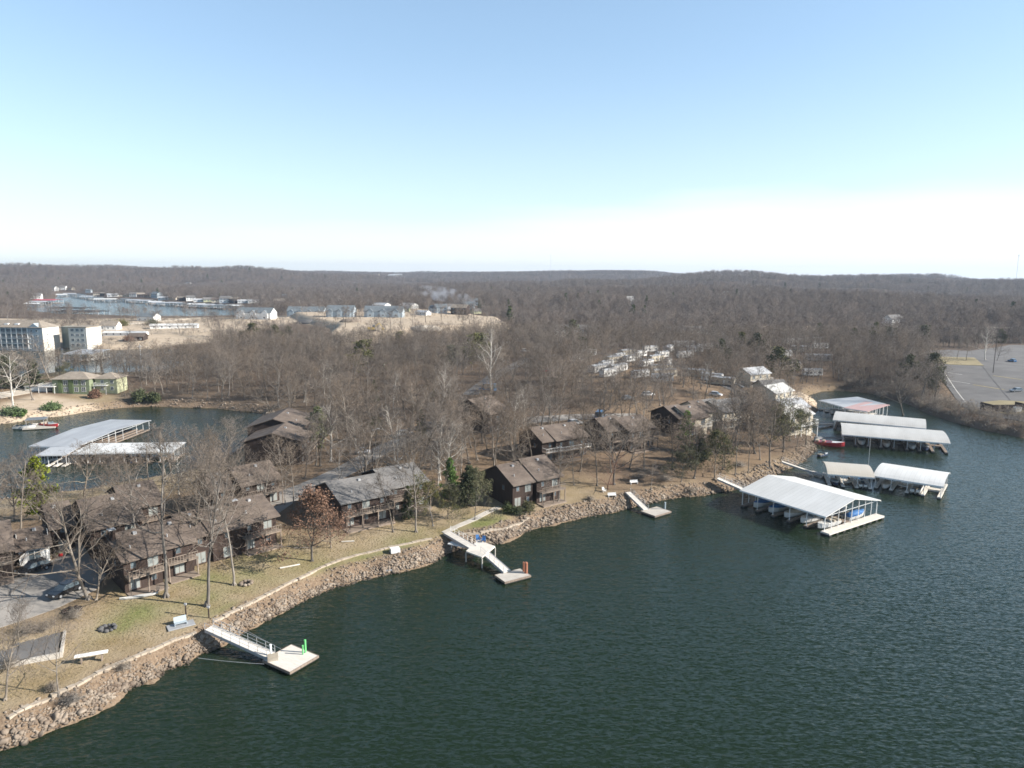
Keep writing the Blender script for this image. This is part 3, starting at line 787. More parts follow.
townhouse('townhouse', 'brown twin-gabled house standing alone on the rocky shore above the brown mooring posts', [
    (514, 484.5, 535, 480.5, {'D': 11, 'deck': False}), (538, 480, 557, 473.5, {'D': 12, 'he': 5.5, 'rise': 2.9})], he=5.4, rise=2.6, yaw=36, wallm=wood_br, group=G1, panes=(blind, glass))
townhouse('townhouse_row', 'brown townhouses with pale railed decks behind the twin-gabled house', [
    (543, 441.5, 555, 438, {'D': 10}), (557, 440, 584, 434, {'D': 11})], he=5.6, rise=2.4, yaw=34, wallm=wood_dk, group=G1, railm=white_p)
townhouse('townhouse_row', 'dark brown townhouses under the blue van, up the slope from the red-stemmed trees', [
    (609, 431, 624, 427, {'D': 10}), (630, 431, 651, 426, {'D': 11})], he=5.6, rise=2.4, yaw=34, wallm=wood_dk, group=G1)
townhouse('house', 'large dark house on top of the peninsula by the blue truck', [
    (489, 414, 508, 409, {'D': 14, 'deck': False})], he=6.0, rise=3.2, yaw=52, wallm=wood_dk, group=G1, roofm=rooft_br)
townhouse('townhouse_row', 'stepped brown-roofed townhouses with cream decks above the bright green pine', [
    (679, 418, 687, 415, {}), (691, 418.5, 701, 414.5, {'wall': cream}), (703, 412.5, 710, 410, {'wall': cream})], he=5.6, rise=2.4, yaw=33, wallm=wood_dk, group=G1, railm=white_p, deckm=cream)
townhouse('townhouse_row', 'stepped grey-roofed townhouses with cream decks beside the shore trees', [
    (715, 411, 722, 408, {}), (724, 412, 732, 409, {'wall': cream}), (731, 411, 742, 405, {'wall': cream})], he=5.6, rise=2.4, yaw=35, wallm=cream, roofm=rooft_gr, group=G1, railm=white_p, deckm=cream)
#CONDO
# 4-storey building on the left
def long_block():
    x, y, z = G(-34, 348); 
    root = empty('apartment_block', (x, y, z), R_(-4), 'four-storey pale apartment block with shaded blue-grey front and sunlit white end wall by the far dock', 'apartment block')
    W, D, Hh = 52.0, 15.0, 13.6
    MB().box(W / 2, D / 2, -2, W, D, Hh + 2).build('wall', bluegr, root)  # blue-grey carries the shade of the front in its colour
    MB().box(W + .2, D / 2, -2, .4, D, Hh + 2).build('end_wall', MAT['sunlit_ivory_wall'], root)  # paler colour: the sun on this end is put into the wall
    r = MB(); e = 1.0
    r.add([(-e, -e, Hh), (W + e, -e, Hh), (W + e, D + e, Hh), (-e, D + e, Hh), (7, D / 2, Hh + 4.2), (W - 7, D / 2, Hh + 4.2)],
          [(0, 1, 5, 4), (1, 2, 5), (2, 3, 4, 5), (3, 0, 4), (3, 2, 1, 0)])
    ro = r.build('roof', rooft_ta, root)
    for gx in (5, W - 5):
        q = MB(); q.add([(gx - 4, -.5, Hh - .2), (gx + 4, -.5, Hh - .2), (gx, -.5, Hh + 2.6), (gx - 4, 6, Hh - .2), (gx + 4, 6, Hh - .2), (gx, 6, Hh + 2.6)], [(0, 1, 2), (1, 4, 5, 2), (3, 0, 2, 5)]); q.build('gable', bluegr, root)
    for dx in (20, 27, 34):
        d = MB(); d.box(dx, 3.2, Hh + .8, 2.6, 2.6, 1.5); d.build('dormer', white_b, ro)
    f = MB(); dk = MB(); ral = MB()
    for fl in range(4):
        zb = .4 + fl * 3.25
        for i in range(9):
            xx = 12 + i * 3.6
            if xx > W - 9: continue
            dk.box(xx, -.03, zb, 3.0, .06, 2.6)
        f.box(W / 2, -.35, zb - .25, W - 16, .7, .25)
    for i in range(10):
        f.box(10.2 + i * 3.6, -.45, -.5, .35, .5, Hh + .5)
    f.build('balcony_frame', white_p, root); dk.build('recess_shade_panel', glass, root)  # flat dark panels painted as the shade inside the balconies
    for fl in range(4):
        zb = .4 + fl * 3.25
        ral.box(W / 2, -.66, zb + .85, W - 16, .06, .1); ral.box(W / 2, -.66, zb + .4, W - 16, .05, .06)
    ral.build('railing', white_p, root)
    for fl in range(4):
        for xx in (4, 7.4, W - 7, W - 3.6): window(root, xx, 0, 1.0 + fl * 3.25, 1.3, 1.5)
    # recessed link and second wing
    MB().box(W + 6, D + 9, -2, 14, 10, Hh + 1.2).build('link_wall', MAT['olive_wall'], root)
    MB().box(W + 17, D / 2 + 9, -2, 12, D, Hh + 1.5).build('wing_wall', MAT['sunlit_ivory_wall'], root)
    MB().box(W + 17, D / 2 + 9, Hh - .5, 12.8, D + .8, .5).build('wing_roof', rooft_ta, root)
    for fl in range(4):
        for xx in (-3.4, 0, 3.4): window(root, W + 17 + xx, 9, 1.0 + fl * 3.2, 2.2, 1.8, fr=white_p, pane=glass)
    for fl in range(3): window(root, W + .42, 4, 1.6 + fl * 3.3, 1.0, 1.4, 'right'); 
mat('sunlit_ivory_wall', (.62, .59, .53), .8, .05)  # sunlight on the end wall and wing is part of this tone
mat('olive_wall', (.30, .31, .26), .85, .1)
long_block()

def hip_block(m, x0, x1, y0, y1, z, h, e=.7):
    W_, D_ = x1 - x0 + 2 * e, y1 - y0 + 2 * e; a = min(W_, D_) / 2
    if W_ >= D_: r1, r2 = (x0 - e + a, (y0 + y1) / 2, z + h), (x1 + e - a, (y0 + y1) / 2, z + h); fs = [(0, 1, 5, 4), (1, 2, 5), (2, 3, 4, 5), (3, 0, 4), (3, 2, 1, 0)]
    else: r1, r2 = ((x0 + x1) / 2, y0 - e + a, z + h), ((x0 + x1) / 2, y1 + e - a, z + h); fs = [(0, 1, 4), (1, 2, 5, 4), (2, 3, 5), (3, 0, 4, 5), (3, 2, 1, 0)]
    m.add([(x0 - e, y0 - e, z), (x1 + e, y0 - e, z), (x1 + e, y1 + e, z), (x0 - e, y1 + e, z), r1, r2], fs)
def green_house():
    x, y, z = G(53, 393)
    root = empty('green_house', (x, y, z), R_(3), 'two-storey sage green house with hip roofs and white window bands above the cove', 'house')
    MB().box(7.5, 5, -1.5, 15, 10, 7.3).build('wall', green_p, root)
    MB().box(20, 8, -1.5, 9, 9, 7.0).build('wing_wall', yellow_p, root)
    MB().box(3.2, -.12, .0, 1.4, .25, 5.6).box(7.6, -.12, 0, 1.6, .25, 5.6).build('accent_panel', green_b and mat('leaf_green_panel', (.11, .15, .07), .8), root)
    r = MB(); hip_block(r, 0, 15, 0, 10, 5.8, 2.6); r.build('roof', rooft_ta, root)
    r = MB(); hip_block(r, 15.4, 24.5, 3.4, 12.5, 5.5, 2.3); r.build('roof', rooft_ta, root)
    for fl in (0, 1):
        for xx in (5.4, 9.6, 12.6): window(root, xx, 0, .5 + 2.8 * fl, 1.7, 2.0)
        window(root, 18.5, 3.5, .6 + 2.7 * fl, 1.3, 1.6)
        window(root, 22.5, 3.5, .6 + 2.7 * fl, 1.3, 1.6)
    balcony(root, -5, 1.6, -1.5, 2.5, 2.9, white_p, white_b, ground=-1.2)
    balcony(root, 16, 21, 1.3, 3.4, 2.9, white_p, white_b, ground=-1.2)
    MB().box(-8, 6, -.4, 9, 8, 2.9).build('garage', white_p, root)
    MB().box(-8, 6, 2.5, 9.6, 8.6, .3).build('garage_roof', concrete, root)
    root.scale = (.92, .92, .92); OCC.append((x + 8, y + 4, 17))
green_house()

# simple gabled buildings reused for the far shores and the village
def gabled(name, px, py, w, d, h, rise, yaw, wm_, rm, label, cat='house', group=None, wins=3, floors=1, up=0, dorm=0, share=None):
    x, y, z = G(px, py)
    root = empty(name, (x, y, z), R_(yaw), label, cat, group)
    prof = [(0, -2.5), (d, -2.5), (d, h), (d / 2, h + rise), (0, h)]
    MB().prism(prof, 0, w).build('wall', wm_, root)
    r = MB(); s = rise / (d / 2); o = .5
    f0, rd, b0 = (-o, h - o * s + .03), (d / 2, h + rise + .03), (d + o, h - o * s + .03)
    r.prism([f0, rd, b0, (b0[0], b0[1] + .2), (rd[0], rd[1] + .2), (f0[0], f0[1] + .2)][::-1], -.5, w + .5)
    ro = r.build('roof', rm, root)
    for i in range(dorm):
        cx = w * (i + .5) / dorm; gw = w / dorm * .5
        q = MB(); vs = [(cx - gw / 2, -1.2, 0), (cx + gw / 2, -1.2, 0), (cx + gw / 2, -1.2, h), (cx, -1.2, h + gw * .42), (cx - gw / 2, -1.2, h)]
        vs2 = [(a, d / 2, c_) for a, b, c_ in vs]
        q.add(vs + vs2, [(0, 1, 2, 3, 4), (1, 6, 7, 2), (4, 9, 5, 0)]); q.build('gable_front', wm_, root)
        q = MB(); e = .3
        for sg in (-1, 1):
            q.add([(cx, -1.5, h + gw * .42 + .12), (cx + sg * (gw / 2 + e), -1.5, h - e * .84 + .12), (cx + sg * (gw / 2 + e), d / 2, h - e * .84 + .12), (cx, d / 2, h + gw * .42 + .12)], [(0, 1, 2, 3) if sg < 0 else (3, 2, 1, 0)])
        q.build('gable_roof', rm, ro)
        window(root, cx, -1.2, 1.0, gw * .35, 1.5)
    for fl in range(floors):
        for i in range(wins):
            window(root, w * (i + .5) / wins, 0, .8 + fl * 2.8, 1.2, 1.4)
    OCC.append((x + w / 2 * math.cos(R_(yaw)), y + w / 2 * math.sin(R_(yaw)) + d / 2, max(w, d) * .6))
    return root
for px, py, w, yw, hh, rm, lb in [(750, 388, 12, 30, 5.6, met_b, 'pale-roofed condominium highest above the narrow cove'), (765, 399, 10, 12, 4.4, rooft_gr, 'small grey-roofed condominium second down the cove side'), (775, 409, 12, 40, 5.6, met_o, 'large pale condominium in the middle of the stepped group'),
                      (785, 421, 10, 22, 4.2, met_b, 'low pale-roofed condominium just above the cove bank'), (789, 436, 13, 38, 5.4, met_o, 'lowest ivory-roofed condominium, nearest the point')]:
    cr = gabled('condominium', px, py, w, 9, hh, 2.2, yw, cream, rm, lb, 'condominium', 'stepped condominiums along the narrow cove', wins=3, floors=2 if hh > 5 else 1)
    balcony(cr, .2, w - .2, -2, -.02, 2.85 if hh > 5 else 1.2, white_p, white_b, ground=-1.5)
gabled('row_house', 236, 319, 34, 14, 6, 4.5, -6, white_b, rooft_sl, 'long white row house with steep white gables and slate roof by the far lake', dorm=3, wins=0)
gabled('row_house', 287, 317, 36, 14, 5.5, 4.5, 0, bluegr, rooft_sl, 'blue-grey row house with four small gables just right of the white one', dorm=4, wins=0)
gabled('row_house', 326, 317, 24, 14, 5.5, 4.5, 0, bluegr, rooft_sl, 'second blue-grey row house ending beside a pale chimney', dorm=3, wins=0)
gabled('row_house', 364, 317, 34, 14, 5, 4.5, 0, bluegr, rooft_sl, 'third slate-roofed row house behind the construction site', dorm=3, wins=0)
gabled('storage_building', 530, 335, 46, 14, 4.2, 2.4, 2, white_p, rooft_gr, 'long low white building with grey roof behind the bare wood', 'building', wins=9)
gabled('storage_building', 661, 333, 26, 10, 3, 1.6, 2, white_p, rooft_gr, 'low white building with a row of openings along the far road', 'building', wins=7)
gabled('storage_building', 690, 333, 22, 10, 3, 1.6, 2, white_p, rooft_gr, 'short low white building at the right end of the far road', 'building', wins=6)
gabled('church', 628, 306, 7, 12, 6, 5, 5, white_b, white_p, 'small white steep-roofed building alone among the far trees', 'building', wins=1)
gabled('farm_house', 445, 306, 18, 11, 4.5, 3, 10, bluegr, rooft_gr, 'grey-blue house beneath the smoke at the edge of the village')
gabled('beach_house', 100, 330, 12, 9, 3.5, 3, 5, white_b, rooft_ta, 'small white gabled house right of the white wing of the apartment block')
gabled('shed', 128, 341, 10, 8, 3, 2, 5, wood_dk, rooft_br, 'little dark shed beside the far dock') 
gabled('house', 137, 321, 16, 11, 4, 3, -8, white_p, rooft_sl, 'white gabled house with slate roof on the near shore of the far lake')
gabled('white_barn', 150, 329, 34, 6, 2.6, 1, 14, white_b, met_w, 'long low white shed slanting across the gravel right of the hedges', 'shed', wins=6)
gabled('white_barn', 103, 336, 30, 6, 2.2, 1, 2, white_b, met_w, 'long low white shed in front of the small white gabled house', 'shed', wins=6)

# village and far-shore cottages: six built, the rest copied
def copy_tree(o, parent=None):
    c = o.copy(); COL.objects.link(c)
    if parent is not None: c.parent = parent
    for ch in list(o.children): copy_tree(ch, c)
    return c
def proto_cottage(wm_, rm, w, d, h, rise, doors=True):
    root = empty('cottage', (0, 0, -900), 0)
    prof = [(-d / 2, -3), (d / 2, -3), (d / 2, h), (0, h + rise), (-d / 2, h)]
    MB().prism(prof, -w / 2, w / 2).build('wall', wm_, root)
    s = rise / (d / 2); o = .5; f0, rd, b0 = (-d / 2 - o, h - o * s + .03), (0, h + rise + .03), (d / 2 + o, h - o * s + .03)
    MB().prism([f0, rd, b0, (b0[0], b0[1] + .2), (rd[0], rd[1] + .2), (f0[0], f0[1] + .2)][::-1], -w / 2 - .4, w / 2 + .4).build('roof', rm, root)
    g = MB()
    for i in range(3): g.box(-w / 2 + w * (i + .5) / 3, -d / 2 - .03, 1, 1.3, .06, 1.5)
    if h > 5:
        for i in range(3): g.box(-w / 2 + w * (i + .5) / 3, -d / 2 - .03, 3.9, 1.3, .06, 1.3)
    g.build('window', glass, root)
    return root
protos = [proto_cottage(white_b, rooft_gr, 14, 9, 5.6, 3), proto_cottage(cream, rooft_br, 12, 9, 3.2, 2.6), proto_cottage(white_p, met_b, 16, 10, 3, 2),
          proto_cottage(bluegr, rooft_sl, 12, 10, 5.6, 3), proto_cottage(wood_br, rooft_ta, 13, 9, 5.4, 2.4), proto_cottage(yellow_p, rooft_gr, 11, 8, 3, 2.4)]
used = set(); rq = random.Random(21)
def put_cottage(k, px, py, yaw, label, group, s=1.0):
    x, y, z = G(px, py)
    if shore(np.array([x]), np.array([y]))[0] < 4: return
    o = protos[k] if k not in used else copy_tree(protos[k]); used.add(k)
    o.location = (x, y, z + .1); o.rotation_euler = (0, 0, R_(yaw)); o.scale = (s, s, s)
    tag(o, label, 'house', group); OCC.append((x, y, 9 * s))
cn = ['white two-storey house with grey roof', 'cream cottage with brown roof', 'low white house with pale metal roof', 'blue-grey two-storey house with slate roof', 'brown house with tan roof', 'pale yellow cottage with grey roof']
for (px, py, k) in [(54, 292, 0), (63, 291, 0), (71, 291, 1), (37, 300, 0), (12, 294, 2), (82, 294, 4), (89, 294, 3), (97, 296, 1), (104, 297, 4), (113, 298, 2), (120, 297.5, 1), (127, 298, 5), (134, 298, 0), (141, 298.5, 4), (149, 298, 1), (157, 299, 3),
                    (165, 301, 2), (174, 301, 1), (182, 302, 4), (191, 302, 0), (199, 303, 2), (208, 303, 5), (217, 303.5, 1), (226, 304, 0), (235, 304, 4), (243, 304, 2)]:
    put_cottage(k, px, py - 1.2, rq.uniform(-30, 30), cn[k] + ' on the far shore of the lake', 'houses along the far shore of the lake', rq.uniform(.9, 1.3))
for i in range(44):
    px = rq.uniform(248, 478); py = rq.uniform(291, 311) if px < 400 else rq.uniform(300, 316)
    k = rq.choice([0, 0, 1, 2, 2, 3, 4, 5])
    put_cottage(k, px, py, rq.uniform(-40, 40), cn[k] + ' among trees of the far village', 'houses of the village beyond the construction site', rq.uniform(.8, 1.2))
for (px, py) in [(385, 276.5), (376, 277), (393, 277), (398, 276.5)]:
    put_cottage(1 if px < 390 else 2, px, py, rq.uniform(-10, 10), cn[1 if px < 390 else 2] + ' on the crest of the distant ridge', 'houses on the distant ridge', 2.6)
for i in range(14):
    px, py = rq.choice([(352, 285), (368, 284), (420, 287), (440, 290), (300, 291), (200, 285), (720, 296), (560, 296), (900, 325), (914, 326)]); k = rq.choice([0, 1, 2])
    put_cottage(k, px + rq.uniform(-14, 14), py + rq.uniform(-2, 2), rq.uniform(-40, 40), cn[k] + ' half hidden in the far woods', 'houses in the far woods', 1.1)
for k in range(6):
    if k not in used: bpy.data.objects.remove(protos[k])

# mobile homes and campers in the park behind the peninsula
def proto_trailer(L_, W_, H_, body, roofm, stripe=None):
    r = empty('mobile_home', (0, 0, -900), 0)
    m = MB(); c = .25
    m.prism([(-W_ / 2, .5), (W_ / 2, .5), (W_ / 2, H_ - c), (W_ / 2 - c, H_), (-W_ / 2 + c, H_), (-W_ / 2, H_ - c)][::-1], -L_ / 2, L_ / 2); m.build('body', body, r)
    q = MB(); q.prism([(-W_ / 2 - .1, H_ - .05), (W_ / 2 + .1, H_ - .05), (0, H_ + .45)][::-1], -L_ / 2 - .1, L_ / 2 + .1); q.build('roof', roofm, r)
    g = MB()
    for i in range(4): g.box(-L_ / 2 + L_ * (i + .6) / 4.3, -W_ / 2 - .02, 1.4, 1.1, .04, .8)
    g.build('window', glass, r)
    MB().box(L_ * .12, -W_ / 2 - .03, .6, .8, .06, 1.9).build('door', white_p, r)
    w = MB()
    for sx in (-.8, .8):
        for sy in (-1, 1): w.tube((sx, sy * (W_ / 2 - .25), .38), (sx, sy * (W_ / 2 - .02), .38), .38, n=10)
    w.build('wheel', tire, r)
    return r
trw = mat('weathered_white_panel', (.46, .455, .44), .6, .1)
tp = [proto_trailer(13, 4, 3.4, trw, met_b), proto_trailer(9, 2.6, 3.3, white_p, met_b), proto_trailer(11, 3.6, 3.4, cream, met_g)]
tu = set()
def put_trailer(k, px, py, yaw, label, group):
    o = tp[k] if k not in tu else copy_tree(tp[k]); tu.add(k)
    x, y, z = G(px, py); o.location = (x, y, z); o.rotation_euler = (0, 0, R_(yaw)); tag(o, label, 'mobile home', group); OCC.append((x, y, 6))
tn = ['long white mobile home', 'short white camper trailer', 'cream mobile home with pale roof']
for (px, py, a) in [(600, 372, 50), (606, 368, 50), (613, 363, 52), (619, 360, 50), (627, 356, 50), (608, 377, 50), (617, 372, 50), (630, 362, 50), (640, 357, 45), (646, 367, 40), (655, 362, 40), (662, 358, 40),
                    (667, 366, 60), (668, 352, 60), (660, 372, 20), (664, 377, 10), (650, 352, 30), (575, 362, 20), (588, 356, 20), (700, 377, -30), (712, 381, -30), (722, 385, -30), (662, 382, 0), (640, 378, 30),
                    (685, 358, 20), (695, 352, 10), (705, 350, 10), (683, 347, 0)]:
    k = rq.choice([0, 1, 1, 2]); put_trailer(k, px, py, a + rq.uniform(-8, 8), tn[k] + ' in the trailer park among the bare trees', 'mobile homes in the trailer park')
for (px, py, a, k) in [(792, 344, 8, 0), (812, 343, 2, 2), (800, 352, -4, 2), (784, 357, 25, 1), (818, 361, -12, 0), (790, 370, 15, 2), (812, 376, 5, 1), (820, 349, 5, 1)]:
    put_trailer(k, px, py, a, tn[k] + ' above the grassy head of the cove', 'mobile homes above the head of the cove')
#@@DOCKS
def make_boat(kind, loc, yaw, label, group, s=1.0, name='boat'):
    """bow towards +x"""
    root = empty(name, loc, yaw, label, 'boat', group, (s, s, s))
    if kind == 'pontoon':
        m = MB()
        for sy in (-1, 0, 1):
            m.tube((-3.2, sy * .95, .12), (2.6, sy * .95, .12), .3, n=10); m.tube((2.6, sy * .95, .12), (3.4, sy * .95, .32), .3, .06, n=10)
        m.build('pontoon', steel, root)
        MB().box(0, 0, .45, 6.6, 2.5, .12).build('deck', tarp_t, root)
        f = MB()
        for sy in (-1, 1): f.box(0, sy * 1.2, .57, 6.0, .06, .65)
        f.box(-3, 0, .57, .06, 2.3, .65).box(3, .7, .57, .06, 1.0, .65).box(3, -.7, .57, .06, 1.0, .65); f.build('fence', hull_w, root)
        MB().box(-2, .6, .57, 1.2, .8, .45).box(1.8, -.7, .57, 1.6, .7, .45).box(1.8, .7, .57, 1.6, .7, .45).build('seat', tarp_b, root)
        b = MB(); b.box(-.6, 0, 2.5, 3, 2.4, .07).build('bimini_top', tarp_n, root)
        p = MB()
        for sx in (-2, .8):
            for sy in (-1, 1): p.tube((sx, sy * 1.15, .6), (sx, sy * 1.15, 2.5), .03)
        p.build('top_frame', steel, root)
        return root
    hull = {'white': hull_w, 'blue': hull_b, 'red': hull_r, 'cover': hull_w}[kind]
    rings = []
    for x, wd, dk, ke in ((-3.2, 1.05, .85, -.15), (-2, 1.15, .88, -.3), (0, 1.2, .95, -.35), (1.6, 1.0, 1.05, -.3), (2.7, .55, 1.18, -.05), (3.35, .06, 1.28, .55)):
        rings.append([(x, -wd, dk), (x, -wd * .86, .25), (x, -wd * .45, ke + .1), (x, 0, ke), (x, wd * .45, ke + .1), (x, wd * .86, .25), (x, wd, dk)])
    m = MB(); m.loft(rings); m.build('hull', hull, root, smooth=False)
    if kind == 'cover':
        rg = []
        for x, wd, dk, h in ((-3.1, 1.0, .87, .12), (-1.6, 1.12, .9, .5), (.1, 1.18, .96, .85), (1.2, 1.05, 1.05, .5), (2.6, .55, 1.2, .12), (3.2, .12, 1.28, .05)):
            rg.append([(x, -wd, dk), (x, -wd * .5, dk + h * .75), (x, 0, dk + h), (x, wd * .5, dk + h * .75), (x, wd, dk)])
        MB().loft(rg).build('cover', random.choice([tarp_b, tarp_t, tarp_n]), root, smooth=True)
    else:
        m = MB(); m.slab([(x, y, z) for x, y, z in ((.6, -1.05, 1.02), (1.6, -.92, 1.08), (2.7, -.48, 1.2), (3.25, 0, 1.3), (2.7, .48, 1.2), (1.6, .92, 1.08), (.6, 1.05, 1.02))], .06); m.build('foredeck', hull_w, root)
        MB().prism([(-.95, 0), (.95, 0), (.8, .5), (-.8, .5)][::-1], .3, .38).build('windshield', glass, root).location = (.1, 0, 1.02)
        MB().box(-1.2, -.5, .9, .6, .6, .35).box(-1.2, .5, .9, .6, .6, .35).box(-2.6, 0, .88, .7, 1.9, .35).build('seat', tarp_t, root)
    MB().box(-3.35, 0, .1, .3, .45, 1.0).build('outboard_motor', foam, root)
    return root

def boat_dock(label, A, B, C, ze=4.6, kind='gable', rise=1.6, roofm=None, slips=4, boats=(), rise_gable=True, group='covered boat docks', deckm=None, end_walk=0.0, posts_end=5, sign=False, facing=1):
    """A, B: pixels of the near long eave from its far-left to its near-right end, C: pixel of the other corner at B's end; all at eave height ze above the water"""
    a, b, c = (np.array(PZ(*q, ze)) for q in (A, B, C))
    L_ = np.linalg.norm(b - a); ux = (b - a) / L_; uy = np.array([-ux[1], ux[0]])
    W_ = float((c - b) @ uy)
    sg = 1 if W_ > 0 else -1; W_ = abs(W_)
    if sg < 0: a, b = b, a; ux = -ux; uy = -uy
    if sg < 0: pass
    yaw = math.atan2(ux[1], ux[0])
    root = empty('boat_dock', (a[0], a[1], 0), yaw, label, 'boat dock', group)
    deckm = deckm or dockpl
    # roof
    r = MB(); th = .1; o = .35
    if kind == 'gable':
        r.prism([(-o, ze - .05), (W_ / 2, ze + rise), (W_ + o, ze - .05), (W_ + o, ze + .1), (W_ / 2, ze + rise + .15), (-o, ze + .1)][::-1], -o, L_ + o)
    elif kind == 'arch':
        n = 10; t = [(-o + (W_ + 2 * o) * i / n, ze + rise * (1 - (2 * i / n - 1) ** 2) ** .8) for i in range(n + 1)]
        r.prism(t + [(y, z + .12) for y, z in t[::-1]], -o, L_ + o)
    else:
        r.prism([(-o, ze), (W_ + o, ze + rise), (W_ + o, ze + rise + .12), (-o, ze + .12)][::-1], -o, L_ + o)
    ro = r.build('roof', roofm or met_w, root)
    e = MB()
    e.box(L_ / 2, -o - .04, ze - .22, L_ + 2 * o, .06, .3); e.box(L_ / 2, W_ + o + .04, ze - .22 + (rise if kind == 'shed' else 0), L_ + 2 * o, .06, .3)
    e.build('fascia', steel_w, ro)
    # posts and trusses
    p = MB(); tr = MB(); n = max(2, slips + 1)
    for i in range(n):
        x = .15 + (L_ - .3) * i / (n - 1)
        for y in (.15, W_ - .15) + ((W_ / 2,) if W_ > 9 else ()):
            top = ze if kind != 'shed' else ze + rise * y / W_
            if y == W_ / 2 and kind in ('gable', 'arch'): top = ze + rise - .1
            p.box(x, y, .4, .12, .12, top - .4)
        tr.tube((x, .1, ze - .1), (x, W_ - .1, ze - .1 + (rise if kind == 'shed' else 0)), .05, n=4)
        if kind == 'gable':
            for q in (.25, .5, .75): tr.tube((x, W_ * q, ze - .1), (x, W_ * q, ze + rise * (1 - abs(2 * q - 1)) - .05), .04, n=4)
            tr.tube((x, .1, ze - .1), (x, W_ * .25, ze + rise * .5), .035, n=4); tr.tube((x, W_ - .1, ze - .1), (x, W_ * .75, ze + rise * .5), .035, n=4)
    for k in range(1, posts_end):
        for xx in (L_ - .1, .1): p.box(xx, W_ * k / posts_end, .4, .09, .09, ze - .5 + (rise * k / posts_end if kind == 'shed' else (rise * (1 - abs(2 * k / posts_end - 1)) if kind == 'gable' else 0)))
    p.build('post', steel_w, root); tr.build('truss', steel_w, root)
    # centre walkway, fingers, end walks
    cy_ = W_ / 2 if W_ > 9 else W_ - .9
    MB().box(L_ / 2, cy_, .28, L_, 1.8, .28).build('walkway', deckm, root)
    for i in range(n):
        x = .35 + (L_ - .7) * i / (n - 1)
        if W_ > 9:
            MB().box(x, (cy_ - .9) / 2, .26, .8, cy_ - .95, .27).build('finger', deckm, root); MB().box(x, (cy_ + .9 + W_) / 2, .26, .8, W_ - cy_ - .95, .27).build('finger', deckm, root)
        else: MB().box(x, (cy_ - .9 - 1.2) / 2, .26, .9, cy_ - .95 + 1.2, .27).build('finger', deckm, root)
    fl = MB()
    for i in range(n):
        x = .35 + (L_ - .7) * i / (n - 1)
        for k in range(4): fl.box(x, .5 + (W_ - 1) * k / 3, -.35, .75, 1.3, .58)
    fl.build('float', foam, root)
    if end_walk:
        ee = MB(); ee.box(L_ + end_walk / 2 - .55, W_ / 2, .34, end_walk, W_ + .8, .32); ee.build('end_walkway', dockpl, root)
        ff = MB()
        for k in range(9): ff.box(L_ + end_walk * .5 - .5, .1 + (W_ - .2) * k / 8, -.3, end_walk * .96, .75, .6)
        ff.build('float', foam, root)
    cyw, syw = math.cos(yaw), math.sin(yaw)
    bays = n - 1
    for (bay, side, bk, lab) in boats:
        x = .35 + (L_ - .7) * (bay + .5) / bays
        y = (.25 * W_ if side == 0 else .75 * W_) if W_ > 9 else W_ * .36
        wx, wy = a[0] + x * cyw - y * syw, a[1] + x * syw + y * cyw
        sc_ = min(1.0, (L_ / bays - 1.0) / 2.5, (W_ * (.42 if W_ > 9 else .8)) / 6.3)
        make_boat(bk, (wx, wy, .15), yaw + (-math.pi / 2 if side == 0 else math.pi / 2), lab, 'boats moored in the covered docks', max(.55, sc_))
    return root, (a, yaw, L_, W_)

boat_dock('big gabled white-roofed dock nearest the camera with a pale end walkway', (742, 490.5), (825.5, 516.5), (881.5, 501.3), ze=3.7, rise=1.9, roofm=met_w, slips=5, deckm=wood_deck, end_walk=1.9, posts_end=8,
          boats=[(0, 0, 'cover', 'covered boat in the innermost slip of the big white-roofed dock'), (1, 0, 'cover', 'white covered boat in the second slip from shore of the big white-roofed dock'),
                 (2, 0, 'cover', 'covered boat in the middle near slip of the big white-roofed dock'), (3, 0, 'white', 'open white boat in the fourth near slip of the big white-roofed dock'),
                 (4, 0, 'white', 'white boat beside the end walkway of the big white-roofed dock'), (4, 1, 'cover', 'covered boat in the outermost far slip of the big white-roofed dock'), (3, 1, 'white', 'white boat in the far side of the big white-roofed dock')])
boat_dock('small arched dock roof of tan metal with a pale ramp under it', (829, 474), (873, 477.5), (879, 467), ze=3.1, rise=1.0, kind='arch', roofm=met_t, slips=3, boats=[(2, 0, 'pontoon', 'pontoon boat at the right end under the tan arched dock roof'), (0, 0, 'blue', 'dark boat at the left end under the tan arched dock roof')])
boat_dock('white arched dock roof to the right of the tan one, with finger walkways sticking out', (875, 476), (942, 486.5), (944, 473), ze=3.1, rise=1.0, kind='arch', roofm=met_w, slips=4, boats=[(0, 0, 'cover', 'covered boat under the left bay of the white arched dock roof'), (2, 0, 'pontoon', 'pontoon boat under the white arched dock roof')])
boat_dock('long ivory arched dock roof in front, with dark slips and a white end', (843, 434.5), (949, 443.5), (947, 432), ze=3.2, rise=1.0, kind='arch', roofm=met_o, slips=8, deckm=wood_deck,
          boats=[(1, 0, 'white', 'white boat second from the left under the long ivory dock roof'), (3, 0, 'cover', 'covered boat near the middle under the long ivory dock roof'), (5, 0, 'white', 'white boat right of the middle under the long ivory dock roof'), (6, 0, 'blue', 'dark blue boat near the right end under the long ivory dock roof')])
boat_dock('long ivory arched dock roof behind another of its kind', (834, 420), (925, 428.5), (924, 420), ze=3.2, rise=1.0, kind='arch', roofm=met_o, slips=7, deckm=wood_deck, boats=[(6, 0, 'white', 'white boat at the right end of the rear ivory dock')])
boat_dock('grey half of a low shed-roofed dock deepest in the narrow cove', (820, 400.5), (845, 407.5), (868, 402), ze=3.8, rise=.8, kind='shed', roofm=met_b, slips=4)
